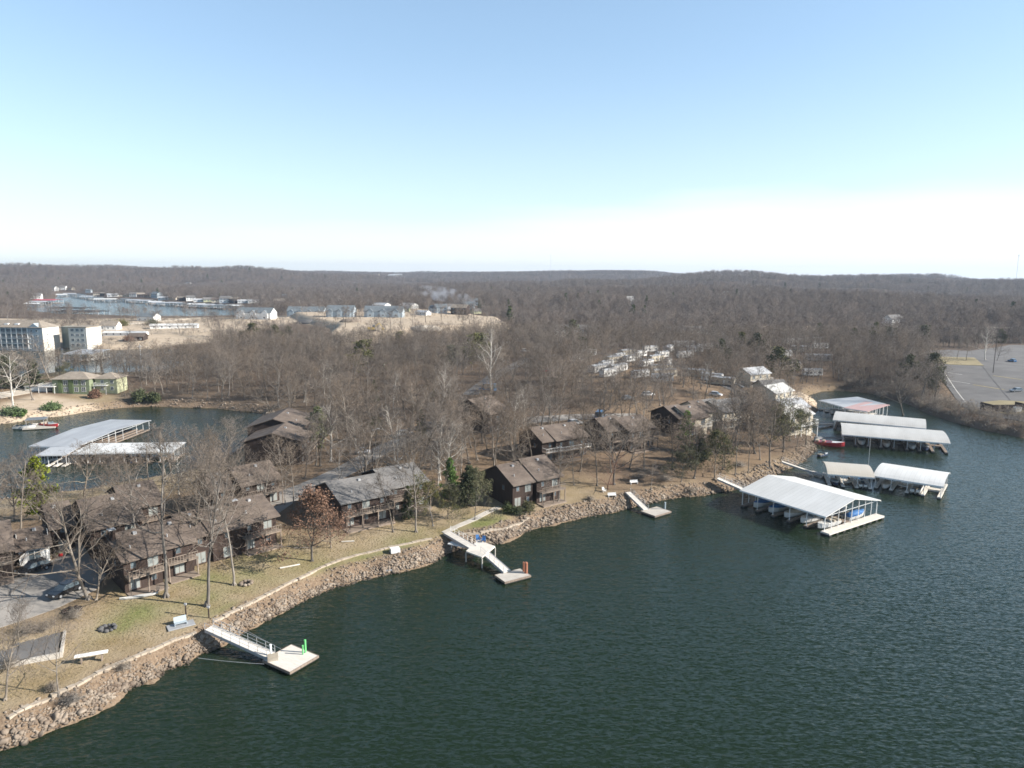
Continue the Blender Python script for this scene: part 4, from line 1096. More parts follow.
boat_dock('faded pink half of a low shed-roofed dock deep in the narrow cove', (845, 408), (867, 411.5), (888, 407), ze=3.8, rise=.7, kind='shed', roofm=met_p, slips=3, boats=[(2, 0, 'white', 'white boat at the outer end of the faded pink dock')])
boat_dock('wide grey metal-roofed dock in the left cove with two shallow roof planes', (31, 446), (76, 447), (138, 420.5), ze=3.3, rise=.8, kind='gable', roofm=met_g, slips=6, deckm=wood_deck,
          boats=[(5, 0, 'white', 'white boat at the open side of the wide grey dock in the left cove')])
boat_dock('bright white shed-roofed dock lying in front of the wide grey one', (74, 453.5), (172, 452), (177, 444), ze=3.1, rise=.35, kind='shed', roofm=met_w, slips=8, deckm=wood_deck, boats=[(4, 0, 'blue', 'dark boat under the bright white dock roof of the left cove')])
boat_dock('small pale shed roof left of the bright white dock', (38, 455), (66, 454.5), (73, 448.5), ze=3.2, rise=.3, kind='shed', roofm=met_b, slips=3)
boat_dock('dark flat-roofed dock below the apartment block', (62, 354), (93, 354), (98, 350.5), ze=4.0, rise=.6, kind='shed', roofm=met_g, slips=5, boats=[(2, 0, 'white', 'white boat at the dark dock below the apartment block'), (4, 0, 'cover', 'covered boat at the right end of the dark dock below the apartment block')])
def far_dock(label, px, py, L_, W_, yaw, rm, group=None, h=4.5):
    x, y = PZ(px, py); t = empty('boat_dock', (x, y, 0), R_(yaw), label, 'boat dock', group)
    MB().prism([(-W_ / 2 - .4, h), (0, h + 1.4), (W_ / 2 + .4, h), (W_ / 2 + .4, h + .2), (0, h + 1.6), (-W_ / 2 - .4, h + .2)][::-1], -L_ / 2 - .4, L_ / 2 + .4).build('roof', rm, t)
    p = MB(); n = max(3, int(L_ / 6))
    for i in range(n):
        for sy in (-1, 0, 1): p.box(-L_ / 2 + L_ * i / (n - 1), sy * W_ / 2, .2, .2, .2, h + (1.2 if sy == 0 else 0) - .2)
    p.build('post', steel_w, t); d = MB(); d.box(0, 0, .1, L_, 2, .5)
    for i in range(n): d.box(-L_ / 2 + L_ * i / (n - 1), 0, .12, 1, W_, .5)
    d.build('walkway', wood_deck, t)
far_dock('long dark-roofed dock behind the apartment block roof', 72, 312, 46, 17, -6, foam)
far_dock('second long dark-roofed dock nearer the small white gabled house', 84, 317, 50, 18, -8, foam, h=6)
far_dock('red-roofed dock far across the lake on the left', 48, 303, 34, 24, 0, mat('crimson_roof', (.42, .07, .09), .6))
for px, py, L_, rm in [(62, 297, 18, met_w), (70, 296, 22, met_g), (80, 298, 30, rooft_sl), (88, 299, 24, met_b), (95, 300.5, 26, rooft_sl), (106, 302, 34, met_w), (127, 302, 22, rooft_sl), (134, 303, 20, met_g), (146, 303.5, 26, met_b), (156, 305, 20, met_w), (163, 306, 26, met_g), (176, 306, 26, met_b), (186, 307, 24, rooft_sl),
                       (197, 307.5, 22, met_w), (205, 308, 26, met_b), (214, 308.5, 24, met_g), (224, 309, 26, rooft_sl), (234, 309, 22, met_w), (40, 305, 26, met_b), (34, 307, 20, met_w)]:
    nm = {'white_metal_roof': 'white', 'grey_metal_roof': 'grey', 'pale_grey_metal_roof': 'pale grey', 'slate_shingle': 'dark slate'}[rm.name]
    far_dock('tiny %s dock roof along the far shore of the lake' % nm, px, py, L_, 13, random.Random(px).uniform(-25, 25), rm, 'boat docks along the far shore')
# small open dock with lift and red boat, left cove
x, y = PZ(41, 428)
t = empty('swim_dock', (x, y, 0), R_(20), 'small grey float with a lift, tied up by the left cove beach', 'dock')
MB().box(0, 0, .2, 9, 5, .35).build('deck', concrete, t); MB().box(0, 0, -.3, 8.6, 4.6, .5).build('float', foam, t); MB().box(-3, 4.2, .25, 1.4, 4.5, .2).build('gangway', dockpl, t)
q = MB(); [q.box(sx * 2.4 - 1, sy * 2.1, .5, .12, .12, 2.6) for sx in (-1, 1) for sy in (-1, 1)]; q.build('post', steel, t)
MB().box(-1, 0, 3.1, 5.6, 4.8, .14).build('canopy', tarp_b, t)
x, y = PZ(50, 427); make_boat('red', (x, y, .1), R_(-20), 'red boat moored beside the small grey float in the left cove', None, 1.1)
x, y = PZ(25, 429); make_boat('white', (x, y, .1), R_(10), 'white boat moored left of the small grey float in the left cove', None, 1.0)
x, y = PZ(829, 446); make_boat('red', (x, y, .1), R_(-28), 'long red-bottomed boat nosed to the bank by the shore trees', None, 1.25)
x, y = PZ(823, 456); make_boat('blue', (x, y, 0), R_(30), 'tiny dark boat drifting off the rocky point', None, .6)
x, y = PZ(871, 478); make_boat('white', (x, y, .1), R_(200), 'white runabout between the tan and the white arched docks', None, .95)

# ramps and swim platforms
def gangway(name, p0, p1, w, z0, z1, label, rail=True, parent=None, railm=None, mats=None, truss=False):
    L_ = math.dist(p0, p1); yaw = math.atan2(p1[1] - p0[1], p1[0] - p0[0])
    t = empty(name, (p0[0], p0[1], 0), yaw, label, 'gangway')
    m = MB(); m.slab([(0, -w / 2, z0), (L_, -w / 2, z1), (L_, w / 2, z1), (0, w / 2, z0)], .16); m.build('deck', mats or dockpl, t)
    s = MB()
    for sy in (-1, 1): s.slab([(0, sy * w / 2 - .05, z0 + .06), (L_, sy * w / 2 - .05, z1 + .06), (L_, sy * w / 2 + .05, z1 + .06), (0, sy * w / 2 + .05, z0 + .06)], .4)
    s.build('side_beam', steel, t)
    if rail:
        r = MB(); n = int(L_ / 1.3)
        for sy in ((-1, 1) if rail is True else (rail,)):
            for i in range(n + 1):
                x = L_ * i / n; zz = z0 + (z1 - z0) * i / n; r.box(x, sy * w / 2, zz, .05, .05, 1.0)
            for h in (.5, 1.0): r.tube((0, sy * w / 2, z0 + h), (L_, sy * w / 2, z1 + h), .028, n=5)
        r.build('railing', railm or steel, t)
    return t
def float_dock(name, corners, label, z=.5, th=.35, mats=None):
    """corners: pixels of three corners (left, near, right) of the deck; the fourth follows"""
    a, b, c = (np.array(PZ(*q, z)) for q in corners); ux = b - a; L_ = np.linalg.norm(ux); ux /= L_; yaw = math.atan2(ux[1], ux[0])
    W_ = float((c - b) @ np.array([-ux[1], ux[0]]))
    t = empty(name, (a[0], a[1], 0), yaw, label, 'floating dock')
    MB().box(L_ / 2, W_ / 2, z - th + .1, L_, W_, th - .1).build('deck', mats or dockpl, t)
    f = MB()
    for i in range(6): f.box(L_ * (i + .5) / 6, W_ / 2, -.3, L_ / 6 * .8, W_ * .96, z - th + .38)
    f.build('float', foam, t)
    rim = MB()
    for (cx, cy_, sx, sy) in ((L_ / 2, -.04, L_ + .16, .08), (L_ / 2, W_ + .04, L_ + .16, .08), (-.04, W_ / 2, .08, W_), (L_ + .04, W_ / 2, .08, W_)): rim.box(cx, cy_, z - th + .05, sx, sy, th - .02)
    rim.build('edge_board', wood_deck, t)
    return t, (a, yaw, L_, W_)
def W2P(o, x, y, z=0):
    (a, yaw, L_, W_) = o; c, s = math.cos(yaw), math.sin(yaw); return (a[0] + x * c - y * s, a[1] + x * s + y * c, z)
# nearest platform with green slide post
fd, fo = float_dock('swim_platform', [(263, 660), (290, 672), (314, 654)], 'pale floating platform with green posts nearest the camera')
p0, p1 = PZ(209, 627, 2.6), PZ(271, 655, .75)
gangway('gangway', p0, p1, 1.5, 2.55, .72, 'long pale gangway with thin railings down to the platform with green posts')
for (px, py, m_, h, lab, r_) in [(303, 654, green_b, 1.2, 'shorter green pole standing on the nearest floating platform', .1), (305.5, 652, green_b, 1.7, 'thicker green pole behind another on the nearest floating platform', .13), (271, 657, white_b, 1.7, 'short white post where the front gangway meets the platform', .14)]:
    x, y = PZ(px, py, .55); t = empty('mooring_pole', (x, y, .5), 0, lab, 'pole'); MB().tube((0, 0, 0), (0, 0, h), r_, n=12).build('shaft', m_, t); MB().tube((0, 0, h), (0, 0, h + .08), r_ * 1.15, n=12).build('cap', m_, t)
x, y = PZ(273, 660, .55); t = empty('storage_bench', (x, y, .5), R_(20), 'small tan bench at the end of the front gangway', 'bench')
MB().box(0, 0, 0, 1.3, .5, .42).build('seat', tarp_t, t); MB().box(0, .25, .42, 1.3, .08, .4).build('backrest', tarp_t, t)
for a, b, lab in (((228, 620, .6), (281, 649, .5), 'thin mooring line from the rocky bank to the back of the nearest platform'), ((198, 658, .5), (264, 664, .4), 'thin mooring line running left along the water from the nearest platform')):
    A_, B_ = PZ(a[0], a[1], a[2]), PZ(b[0], b[1], b[2]); m = MB(); prev = None
    for i in range(13):
        t_ = i / 12; p_ = (A_[0] + (B_[0] - A_[0]) * t_, A_[1] + (B_[1] - A_[1]) * t_, a[2] + (b[2] - a[2]) * t_ - .9 * t_ * (1 - t_) * .4)
        if prev: m.tube(prev, p_, .03, n=5)
        prev = p_
    tag(m.build('mooring_line', steel), lab, 'rope')
# middle platform: deck on piles, ramp, float, brown piles
def pix_platform():
    c = [PZ(*q, 2.0) for q in [(466, 551), (478, 540), (495, 546), (482, 557)]]
    t = empty('fishing_pier', (c[0][0], c[0][1], 0), 0, 'square pale pier deck on pilings in front of the middle lawn', 'pier')
    m = MB(); m.slab([(a - c[0][0], b - c[0][1], 2.0) for a, b in c], .25); m.build('deck', dockpl, t)
    p = MB()
    for a, b in c: p.tube((a - c[0][0], b - c[0][1], -2), (a - c[0][0], b - c[0][1], 1.75), .13, n=8)
    p.build('piling', concrete, t)
    return c
pc = pix_platform()
gangway('gangway', PZ(447, 532, 2.5), PZ(473, 547, 2.0), 1.6, 2.5, 1.97, 'short pale ramp from the middle lawn to the square pier deck', rail=1, railm=white_p)
gangway('gangway', PZ(484, 551, 2.0), PZ(507, 571, .8), 1.4, 1.97, .75, 'steep pale ramp from the square pier deck to the float with brown pilings', rail=-1)
c2 = PZ(463, 545, 1.6); t = empty('step_landing', (c2[0], c2[1], 0), R_(-25), 'lower white landing beside the square pier deck', 'landing')
MB().box(0, 0, 1.5, 5.5, 1.6, .18).build('deck', white_p, t); q = MB(); [q.tube((sx * 2.4, 0, -1.5), (sx * 2.4, 0, 1.5), .1) for sx in (-1, 1)]; q.build('leg', steel_w, t)
fd, fo = float_dock('swim_platform', [(495, 575), (505, 582), (530, 575)], 'grey floating platform beside the reddish brown pilings', mats=MAT['concrete'])
for px, py, h, r_, lab in ((526, 573, 2.3, .29, 'stout reddish brown piling at the corner of the grey platform'), (523.5, 571.5, 2.1, .16, 'thin reddish pole beside the stout brown piling')):
    x, y = PZ(px, py, .5); t = empty('mooring_piling', (x, y, 0), 0, lab, 'piling'); MB().tube((0, 0, -2), (0, 0, h), r_, n=14).build('shaft', rust, t); MB().tube((0, 0, h), (0, 0, h + .12), r_ * .95, r_ * .6, n=14).build('cap', rust, t)
def chair(px, py, zz, yaw, m_, label, group=None, z=None):
    x, y = PZ(px, py, zz) if z is None else G(px, py)[:2]; z_ = zz if z is None else hz(x, y)
    t = empty('lounge_chair', (x, y, z_), R_(yaw), label, 'chair', group)
    MB().box(0, 0, .36, .6, .6, .07).build('seat', m_, t)
    b = MB(); b.slab([(-.3, .26, .4), (.3, .26, .4), (.3, .5, 1.05), (-.3, .5, 1.05)], .06); b.build('backrest', m_, t)
    for sx in (-1, 1):
        MB().box(sx * .34, 0, .58, .09, .6, .05).build('armrest', m_, t)
        for sy in (-1, 1): MB().box(sx * .3, sy * .25, 0, .07, .07, .58 if sy < 0 else .4).build('leg', m_, t)
chair(478, 541, 2.0, 20, tarp_n, 'left blue chair on the square pier deck')
chair(483.5, 542, 2.0, -10, tarp_n, 'right blue chair on the square pier deck')
# third platform
fd, fo = float_dock('swim_platform', [(641, 511), (655, 516), (670, 511)], 'small grey platform at the foot of the third ramp', mats=MAT['concrete'])
gangway('gangway', PZ(628, 492, 2.5), PZ(646, 509, .8), 1.3, 2.5, .75, 'bright pale ramp down the rocks to the small grey platform', rail=1)
x, y = PZ(665, 509, .5); t = empty('mooring_pole', (x, y, .4), 0, 'short blue-grey pole on the small grey platform', 'pole'); MB().tube((0, 0, 0), (0, 0, 1.5), .16, n=10).build('shaft', bluegr, t); MB().tube((0, 0, 1.5), (0, 0, 1.6), .2, n=10).build('cap', bluegr, t)
gangway('gangway', PZ(718, 478, 2.9), PZ(750, 491.5, .9), 1.7, 2.9, .8, 'white railed gangway from the rocky shore to the big white-roofed dock', railm=steel_w)
gangway('gangway', PZ(782, 461, 2.7), PZ(812, 471, .9), 1.3, 2.6, .7, 'long pale walkway from the point toward the tan arched dock', rail=1, railm=steel_w)
gangway('gangway', PZ(812, 471, .7), PZ(824, 475, .7), 1.2, .7, .6, 'short floating walkway leading under the tan arched dock', rail=False)
gangway('gangway', PZ(816, 437, 1.5), PZ(843, 437, .8), 1.4, 1.4, .6, 'dark walkway linking the bank to the long ivory dock', rail=False, mats=MAT['asphalt'])
gangway('gangway', PZ(812, 424, 1.5), PZ(834, 423, .8), 1.4, 1.4, .6, 'narrow walkway from the cove bank to the rear ivory dock', rail=False)
x, y = PZ(868, 469); t = empty('flag_pole', (x, y, 0), 0, 'thin white mast standing between the two arched docks', 'pole'); MB().tube((0, 0, 0), (0, 0, 8.5), .05, .03, n=8).build('shaft', steel_w, t); MB().tube((0, 0, 8.5), (0, 0, 8.62), .08, n=8).build('finial', steel_w, t)

#@@VEHICLES
def car(px, py, yaw, paint, label, L_=4.7, W_=1.85, H_=1.65, van=False, up=0.0, group=None, name='parked_car'):
    x, y, z = G(px, py)
    t = empty(name, (x, y, z + .1 + up), R_(yaw), label, 'van' if van else 'car', group)
    h0, hh, hb = .35, (.95 if not van else 1.05), H_
    # body lower
    prof = [(-L_ / 2, h0), (L_ / 2, h0), (L_ / 2, hh * .72), (L_ / 2 - .15, hh * .86), (L_ * .24, hh), (-L_ / 2 + .05, hh * 1.02), (-L_ / 2, hh * .8)]
    def lof(prof_, w, m, inset=0):
        mb = MB(); n = len(prof_)
        for s_ in (0,): mb.loft([[(a, yy, b) for a, b in prof_] for yy in (-w / 2, w / 2)])
        return mb
    lof(prof, W_, None).build('body', paint, t)
    if van: cab = [(-L_ / 2 + .05, hh), (L_ * .36, hh), (L_ * .22, hb), (-L_ / 2 + .15, hb)]
    else: cab = [(-L_ / 2 + .12, hh), (L_ * .24, hh), (L_ * .08, hb - .06), (-L_ * .34, hb - .04)]
    n = len(cab); lo = MB(); wi = W_ / 2 - .04; wt_ = W_ / 2 - .22
    vs = [(a, (-wi if b <= hh + .01 else -wt_), b) for a, b in cab] + [(a, (wi if b <= hh + .01 else wt_), b) for a, b in cab]
    lo.add(vs, [(0, 1, 2, 3), (7, 6, 5, 4), (0, 4, 5, 1), (1, 5, 6, 2), (2, 6, 7, 3), (3, 7, 4, 0)]); lo.build('window', glass if True else paint, t)
    rx0, rx1 = cab[3][0], cab[2][0]
    MB().box((rx0 + rx1) / 2, 0, hb - .05, (rx1 - rx0) + .1, 2 * wt_ + .08, .07).build('roof', paint, t)
    for sx in (-1, 1):
        for sy in (-1, 1):
            w = MB(); w.tube((sx * L_ * .31, sy * (W_ / 2 - .2), .34), (sx * L_ * .31, sy * (W_ / 2 + .02), .34), .34, n=14); wo2 = w.build('wheel', tire, t)
            MB().tube((sx * L_ * .31, sy * (W_ / 2 + .01), .34), (sx * L_ * .31, sy * (W_ / 2 + .035), .34), .2, n=10).build('rim', steel, wo2)
    for sy in (-1, 1):
        MB().box(L_ / 2 - .02, sy * W_ * .36, hh * .6, .08, .34, .16).build('headlight', white_b, t)
        MB().box(-L_ / 2 + .01, sy * W_ * .4, hh * .72, .06, .22, .2).build('taillight', car_r, t)
    return t
car(34, 572, 236, car_k, 'black hatchback parked on the driveway by the white sunroom', L_=4.6)
car(66, 594, 250, car_k, 'black pickup with a white bonnet under the tree beside the front row', L_=4.8, H_=1.6)
x, y, z = G(69, 597); 
tag(MB().box(0, 0, 0, .01, .01, .01).mesh and None or empty('dummy', (0, 0, 0))) if False else None
car(488, 391, 150, car_c, 'bright blue truck standing by the big dark house on the hilltop', L_=6.5, W_=2.4, H_=2.8, van=True, name='parked_truck')
car(600, 419, 70, car_c, 'pale blue van seen end-on beyond the dark roofs', L_=5.8, W_=2.3, H_=2.6, van=True, name='parked_van')
car(364, 454, 10, car_w, 'white utility cart beside the road bend', L_=3.0, W_=1.5, H_=1.6)
car(1016, 392, 185, car_g, 'silver car at the right edge of the parking lot')
car(1012, 362, 100, car_c, 'small blue car at the far side of the parking lot', L_=4)
for i, (px, py, a, m_, lb) in enumerate([(405, 436, 30, car_w, 'white car on the peninsula road'), (430, 428, 20, car_g, 'silver car on the peninsula road near the pines'), (575, 425, 30, car_w, 'white car parked above the brown decks'),
        (525, 352, 0, car_w, 'white car on the curving street in the wood'), (548, 372, 40, car_r, 'red car among the bare trees of the trailer park'), (648, 396, 20, car_w, 'white car near the trailer park entrance'), (628, 400, 30, car_g, 'silver car near the trailer park entrance'),
        (35, 388, 10, car_w, 'white car on the drive left of the green house'), (480, 344, 5, car_w, 'white truck at the edge of the construction ground'), (507, 343, 5, car_w, 'white van beside the construction ground'), (716, 396, -40, car_w, 'white car above the grey roofs'),
        (738, 388, -40, car_g, 'silver car behind the condominium row'), (902, 330, 0, car_w, 'white car on the far road')]):
    car(px, py, a, m_, lb, L_=4.8)
def excavator():
    x, y, z = G(372, 331)
    t = empty('excavator', (x, y, z), R_(20), 'yellow digging machine on the bare construction ground', 'excavator')
    yel = mat('machine_yellow', (.55, .40, .10), .6, .1)
    for sy in (-1, 1): MB().box(0, sy * 1.3, 0, 5, .7, 1.0).build('track', foam, t)
    MB().box(-.6, 0, 1.0, 4.4, 2.8, 1.5).build('body', yel, t); MB().box(1.0, -.7, 2.4, 1.6, 1.3, 1.6).build('cab', glass, t)
    a = MB(); a.tube((1.2, .5, 2.2), (5, .5, 5.2), .3, .25, n=4); a.tube((5, .5, 5.2), (7.4, .5, 1.8), .25, .2, n=4); a.box(7.4, .5, .6, 1.2, 1.2, 1.2); a.build('arm', yel, t)
excavator()
def pile(px, py, s, m_, label):
    x, y, z = G(px, py); rs_ = np.random.RandomState(int(px)); V, F_ = ico(3)
    V = V * (s, s * .6, s * .28) * (1 + .25 * (fbm(V[:, 0] * 2 + 5, V[:, 1] * 2, 3) - .5)[:, None])
    me = np_mesh('soil_heap', V, F_, m_, smooth=True); o = bpy.data.objects.new('soil_heap', me); COL.objects.link(o); o.location = (x, y, z); tag(o, label, 'soil heap')
pile(308, 323, 11, MAT['dark_asphalt'], 'dark mound of broken rock on the left of the construction ground')
pile(425, 330, 12, MAT['pale_gravel'], 'pale soil heap at the right of the construction ground')
pile(350, 322, 9, rock_m, 'brown soil heap behind the yellow machine')

#@@YARD
x, y, z = G(92, 662); t = empty('picnic_table', (x, y, z), math.radians(22), 'long white slab table on two short legs on the straw-coloured lawn', 'table')
MB().box(0, 0, 1.0, 3.6, .62, .16).build('tabletop', white_b, t); [MB().box(s_ * 1.1, 0, -.2, .14, .4, 1.2).build('leg', wood_deck, t) for s_ in (-1, 1)]
x, y, z = G(181, 626); t = empty('glider_bench', (x, y, z), R_(35), 'weathered grey glider bench on a low deck near the front gangway', 'bench')
MB().box(0, 0, .05, 3.4, 1.7, .12).build('platform', steel, t); MB().box(0, .1, .45, 1.6, .5, .08).build('seat', bluegr, t)
b = MB(); b.slab([(-.8, .35, .5), (.8, .35, .5), (.8, .6, 1.2), (-.8, .6, 1.2)], .06); b.build('backrest', bluegr, t); [MB().box(s_ * .75, .1, .15, .08, .5, .35).build('leg', bluegr, t) for s_ in (-1, 1)]
def tri_post(px, py, label):
    x, y, z = G(px, py); t = empty('lamp_post', (x, y, z), 0, label, 'post'); MB().tube((0, 0, -.2), (0, 0, 1.5), .1, n=8).build('shaft', wood_dk, t); MB().box(0, 0, 1.5, .3, .3, .25).build('cap', steel, t)
tri_post(209, 618, 'short dark post at the top of the front gangway'); tri_post(186, 615, 'short grey post beside the glider bench')
def ring_of_stones(px, py, r, n, label, m_=None):
    x, y, z = G(px, py); rs_ = np.random.RandomState(int(px)); t = empty('fire_pit', (x, y, z), 0, label, 'fire pit'); V0, F0 = ico(1)
    q = MB(); 
    for i in range(n):
        a = 6.283 * i / n; V = V0 * (.32, .25, .24) * rs_.uniform(.8, 1.3); q.add([(float(a_) + r * math.cos(a), float(b_) + r * math.sin(a), float(c_) + .15) for a_, b_, c_ in V], [tuple(int(k) for k in f) for f in F0])
    q.build('stone_ring', m_ or rock_m, t); MB().tube((0, 0, -.1), (0, 0, .06), r * .85, n=14).build('ash_bed', dark_in, t)
ring_of_stones(108, 629, .9, 10, 'ring of dark stones on the straw-coloured lawn', MAT['dark_asphalt'])
ring_of_stones(246, 584, .8, 9, 'ring of pale stones on the green lawn left of the second white trunk')
ring_of_stones(72, 611, 1.0, 8, 'heap of dark logs and stones at the end of the driveway', wood_dk)
def log(px, py, L_, r_, yaw, m_, label):
    x, y, z = G(px, py); t = MB().tube((-L_ / 2, 0, r_), (L_ / 2, 0, r_ * .9), r_, r_ * .85, n=9).build('log', m_); t.location = (x, y, z); t.rotation_euler = (0, 0, R_(yaw)); tag(t, label, 'log')
log(290, 567, 3.2, .14, 30, bark_w, 'pale straight log lying on the green lawn')
log(348, 542, 2.2, .13, 10, bark_w, 'short pale log on the lawn below the grey-roofed pair')
x, y, z = G(139, 598)
m = MB(); m.loft([[(xx, -w_, .32 + e), (xx, -w_ * .7, .1 + e), (xx, 0, 0.02 + e), (xx, w_ * .7, .1 + e), (xx, w_, .32 + e)] for xx, w_, e in ((-2.5, .04, .18), (-1.7, .3, .04), (0, .42, 0), (1.7, .3, .04), (2.5, .04, .18))])
o = m.build('canoe', hull_w); o.location = (x, y, z + .02); o.rotation_euler = (0, 0, R_(24)); tag(o, 'white upturned canoe lying at the foot of the front balcony', 'canoe')
x, y, z = G(395, 552); o = MB().box(0, 0, 0, 1.6, 1.2, .75, .4).build('utility_box', white_p); o.location = (x, y, z); tag(o, 'pale square concrete box on top of the riprap bank', 'utility box')
x, y = PZ(387, 570, .4); o = MB().box(0, 0, 0, 1.7, 1.1, .5, .2).build('concrete_block', steel); o.location = (x, y, .1); tag(o, 'grey concrete block at the waterline below the pale box', 'block')
# ruined patio slab at the lower left
x, y, z = G(20, 652); t = empty('stone_patio', (x, y, z), R_(28), 'old grey paved patio with a low curb at the lower left corner', 'patio')
q = MB()
for i in range(6):
    for j in range(4): q.box(-4 + i * 1.5, -2 + j * 1.5, -.3, 1.44, 1.44, .42 + .02 * ((i * 7 + j * 3) % 4))
q.build('paving', MAT['asphalt'], t)
q = MB(); q.box(-.3, -3.1, -.4, 9.4, .3, .75).box(4.6, 0, -.4, .3, 6.2, .75); q.build('curb', concrete, t)
# deck stair of the leftmost house, trash cans, planters, patio things
x, y, z = G(22, 566); t = empty('deck_stair', (x, y, z), R_(38), 'red-brown timber stair and props in front of the leftmost cottage', 'stair')
q = MB()
for i in range(9): q.box(-2.4 + i * .36, 0, .2 + i * .26, .34, 1.3, .06)
q.build('tread', wood_br, t); q = MB(); [q.tube((-2.6, sy * .7, 0), (.7, sy * .7, 2.5), .09, n=4) for sy in (-1, 1)]; [q.tube((-2.6 + k * 1.1, sy * .7, -.2), (-1.6 + k * 1.1, sy * .7, 2.2), .07, n=4) for k in range(3) for sy in (-1, 1)]; q.build('stringer', wood_br, t)
def bin_(px, py, m_, r_, h, label):
    x, y, z = G(px, py); t = empty('planter', (x, y, z), 0, label, 'planter'); MB().tube((0, 0, -.1), (0, 0, h), r_ * .8, r_, n=12).build('pot', m_, t)
    V, F_ = ico(1); q = MB(); q.add([(float(a) * r_ * .9, float(b) * r_ * .9, h + float(c) * r_ * .6) for a, b, c in V], [tuple(int(k) for k in f) for f in F_]); q.build('plant', olive, t)
bin_(61, 556, car_r, .4, .55, 'red round planter by the driveway'); bin_(56, 557, wood_deck, .35, .4, 'brown round planter left of the red one'); bin_(68, 554, pine_g, .35, .4, 'dark green planter right of the red one'); bin_(50, 559, wood_deck, .3, .4, 'small brown planter nearest the black hatchback')
x, y, z = G(47, 561); o = MB().box(0, 0, 0, .25, .25, 1.6).box(0, 0, 1.6, .5, .4, .35).build('mail_box', white_b); o.location = (x, y, z); tag(o, 'white mailbox post beside the black hatchback', 'mailbox')
chair(157, 594, 0, 0, wood_deck, 'brown lawn chair under the front balcony', z=1); chair(604, 492, 0, 30, white_p, 'white lawn chair beside the leaning shore tree', z=1)
# benches near the third ramp
for px, py, yw, lb in ((612, 497, 10, 'white bench at the foot of the red-stemmed tree'), (634, 484, 15, 'pale bench just above the third ramp')):
    x, y, z = G(px, py); t = empty('park_bench', (x, y, z), R_(yw), lb, 'bench'); MB().box(0, 0, .42, 1.9, .5, .08).build('seat', white_p, t); MB().box(0, .25, .5, 1.9, .07, .45).build('backrest', white_p, t); [MB().box(s_ * .8, 0, 0, .1, .45, .42).build('leg', white_p, t) for s_ in (-1, 1)]
def pole(px, py, h, label, cross=True, lamp=False, m_=None, r_=.15, name='utility_pole'):
    x, y, z = G(px, py); t = empty(name, (x, y, z), R_(20), label, 'pole'); MB().tube((0, 0, -.5), (0, 0, h), r_, r_ * .7, n=8).build('shaft', m_ or wood_dk, t)
    if cross: MB().box(0, 0, h - .9, 2.2, .12, .14).build('crossarm', m_ or wood_dk, t)
    if lamp: MB().tube((0, 0, h - .2), (1.5, 0, h + .1), .05, n=5).box(1.6, 0, h + .02, .6, .3, .14).build('lamp_head', steel, t)
pole(372.5, 469, 9.5, 'dark pole at the roadside above the grey-roofed pair', lamp=True, cross=False); pole(142, 376, 14, 'pale pole in the wood right of the green house', m_=steel)
pole(993, 373, 17, 'tall thin pole at the edge of the parking lot', cross=True); pole(549, 340, 12, 'wooden pole by the long white building')
pole(60, 376, 12, 'pole between the two conifers beside the green house')
def tower(px, ytop, dist, label, r_):
    d_ = ray(px, 272); t_ = dist / d_[1]; x, y = d_[0] * t_, dist; z = hz(x, y)
    h = CAM_H + ray(px, ytop)[2] * t_ - z
    t = empty('radio_mast', (x, y, z), 0, label, 'mast')
    m = MB(); m.tube((0, 0, 0), (0, 0, h), r_, r_ * .8, n=4); m.build('shaft', white_p, t); MB().box(0, 0, h - 4, r_ * 3.5, r_ * 3.5, 4).build('antenna', white_p, t)
tower(550.5, 255, 3300, 'hair-thin white mast on the central skyline', .55); tower(1017, 255, 2400, 'white mast on the skyline at the right edge', .65); tower(13, 257, 3300, 'faint short mast on the left skyline', .45)
# dumpster enclosure on the right lot
x, y, z = G(1010, 412); t = empty('waste_enclosure', (x, y, z), R_(4), 'dark brown fenced waste enclosure with white bins on the right verge', 'enclosure')
q = MB(); q.box(0, 0, 0, 13, .2, 2.6).box(-6.5, 3, 0, .2, 6, 2.6).box(6.5, 3, 0, .2, 6, 2.6); q.build('fence_panel', wood_dk, t); MB().box(1.6, -1.2, 0, 2.2, 1.4, 1.9).build('bin', white_p, t); q = MB(); q.box(1.6, -1.2, 1.9, 2.3, 1.5, .1); q.build('lid', steel, t)
# pale fence by the apartment beach
x, y, z = G(92, 349); o = MB()
for i in range(16): o.box(i * 2.6, 0, -.5, .14, .14, 1.9)
o.box(19.5, 0, .9, 39, .06, .2).box(19.5, 0, .3, 39, .06, .2); o = o.build('white_fence', white_b); o.location = (x, y, z); o.rotation_euler = (0, 0, R_(6)); tag(o, 'low white fence along the gravel by the dark dock', 'fence')
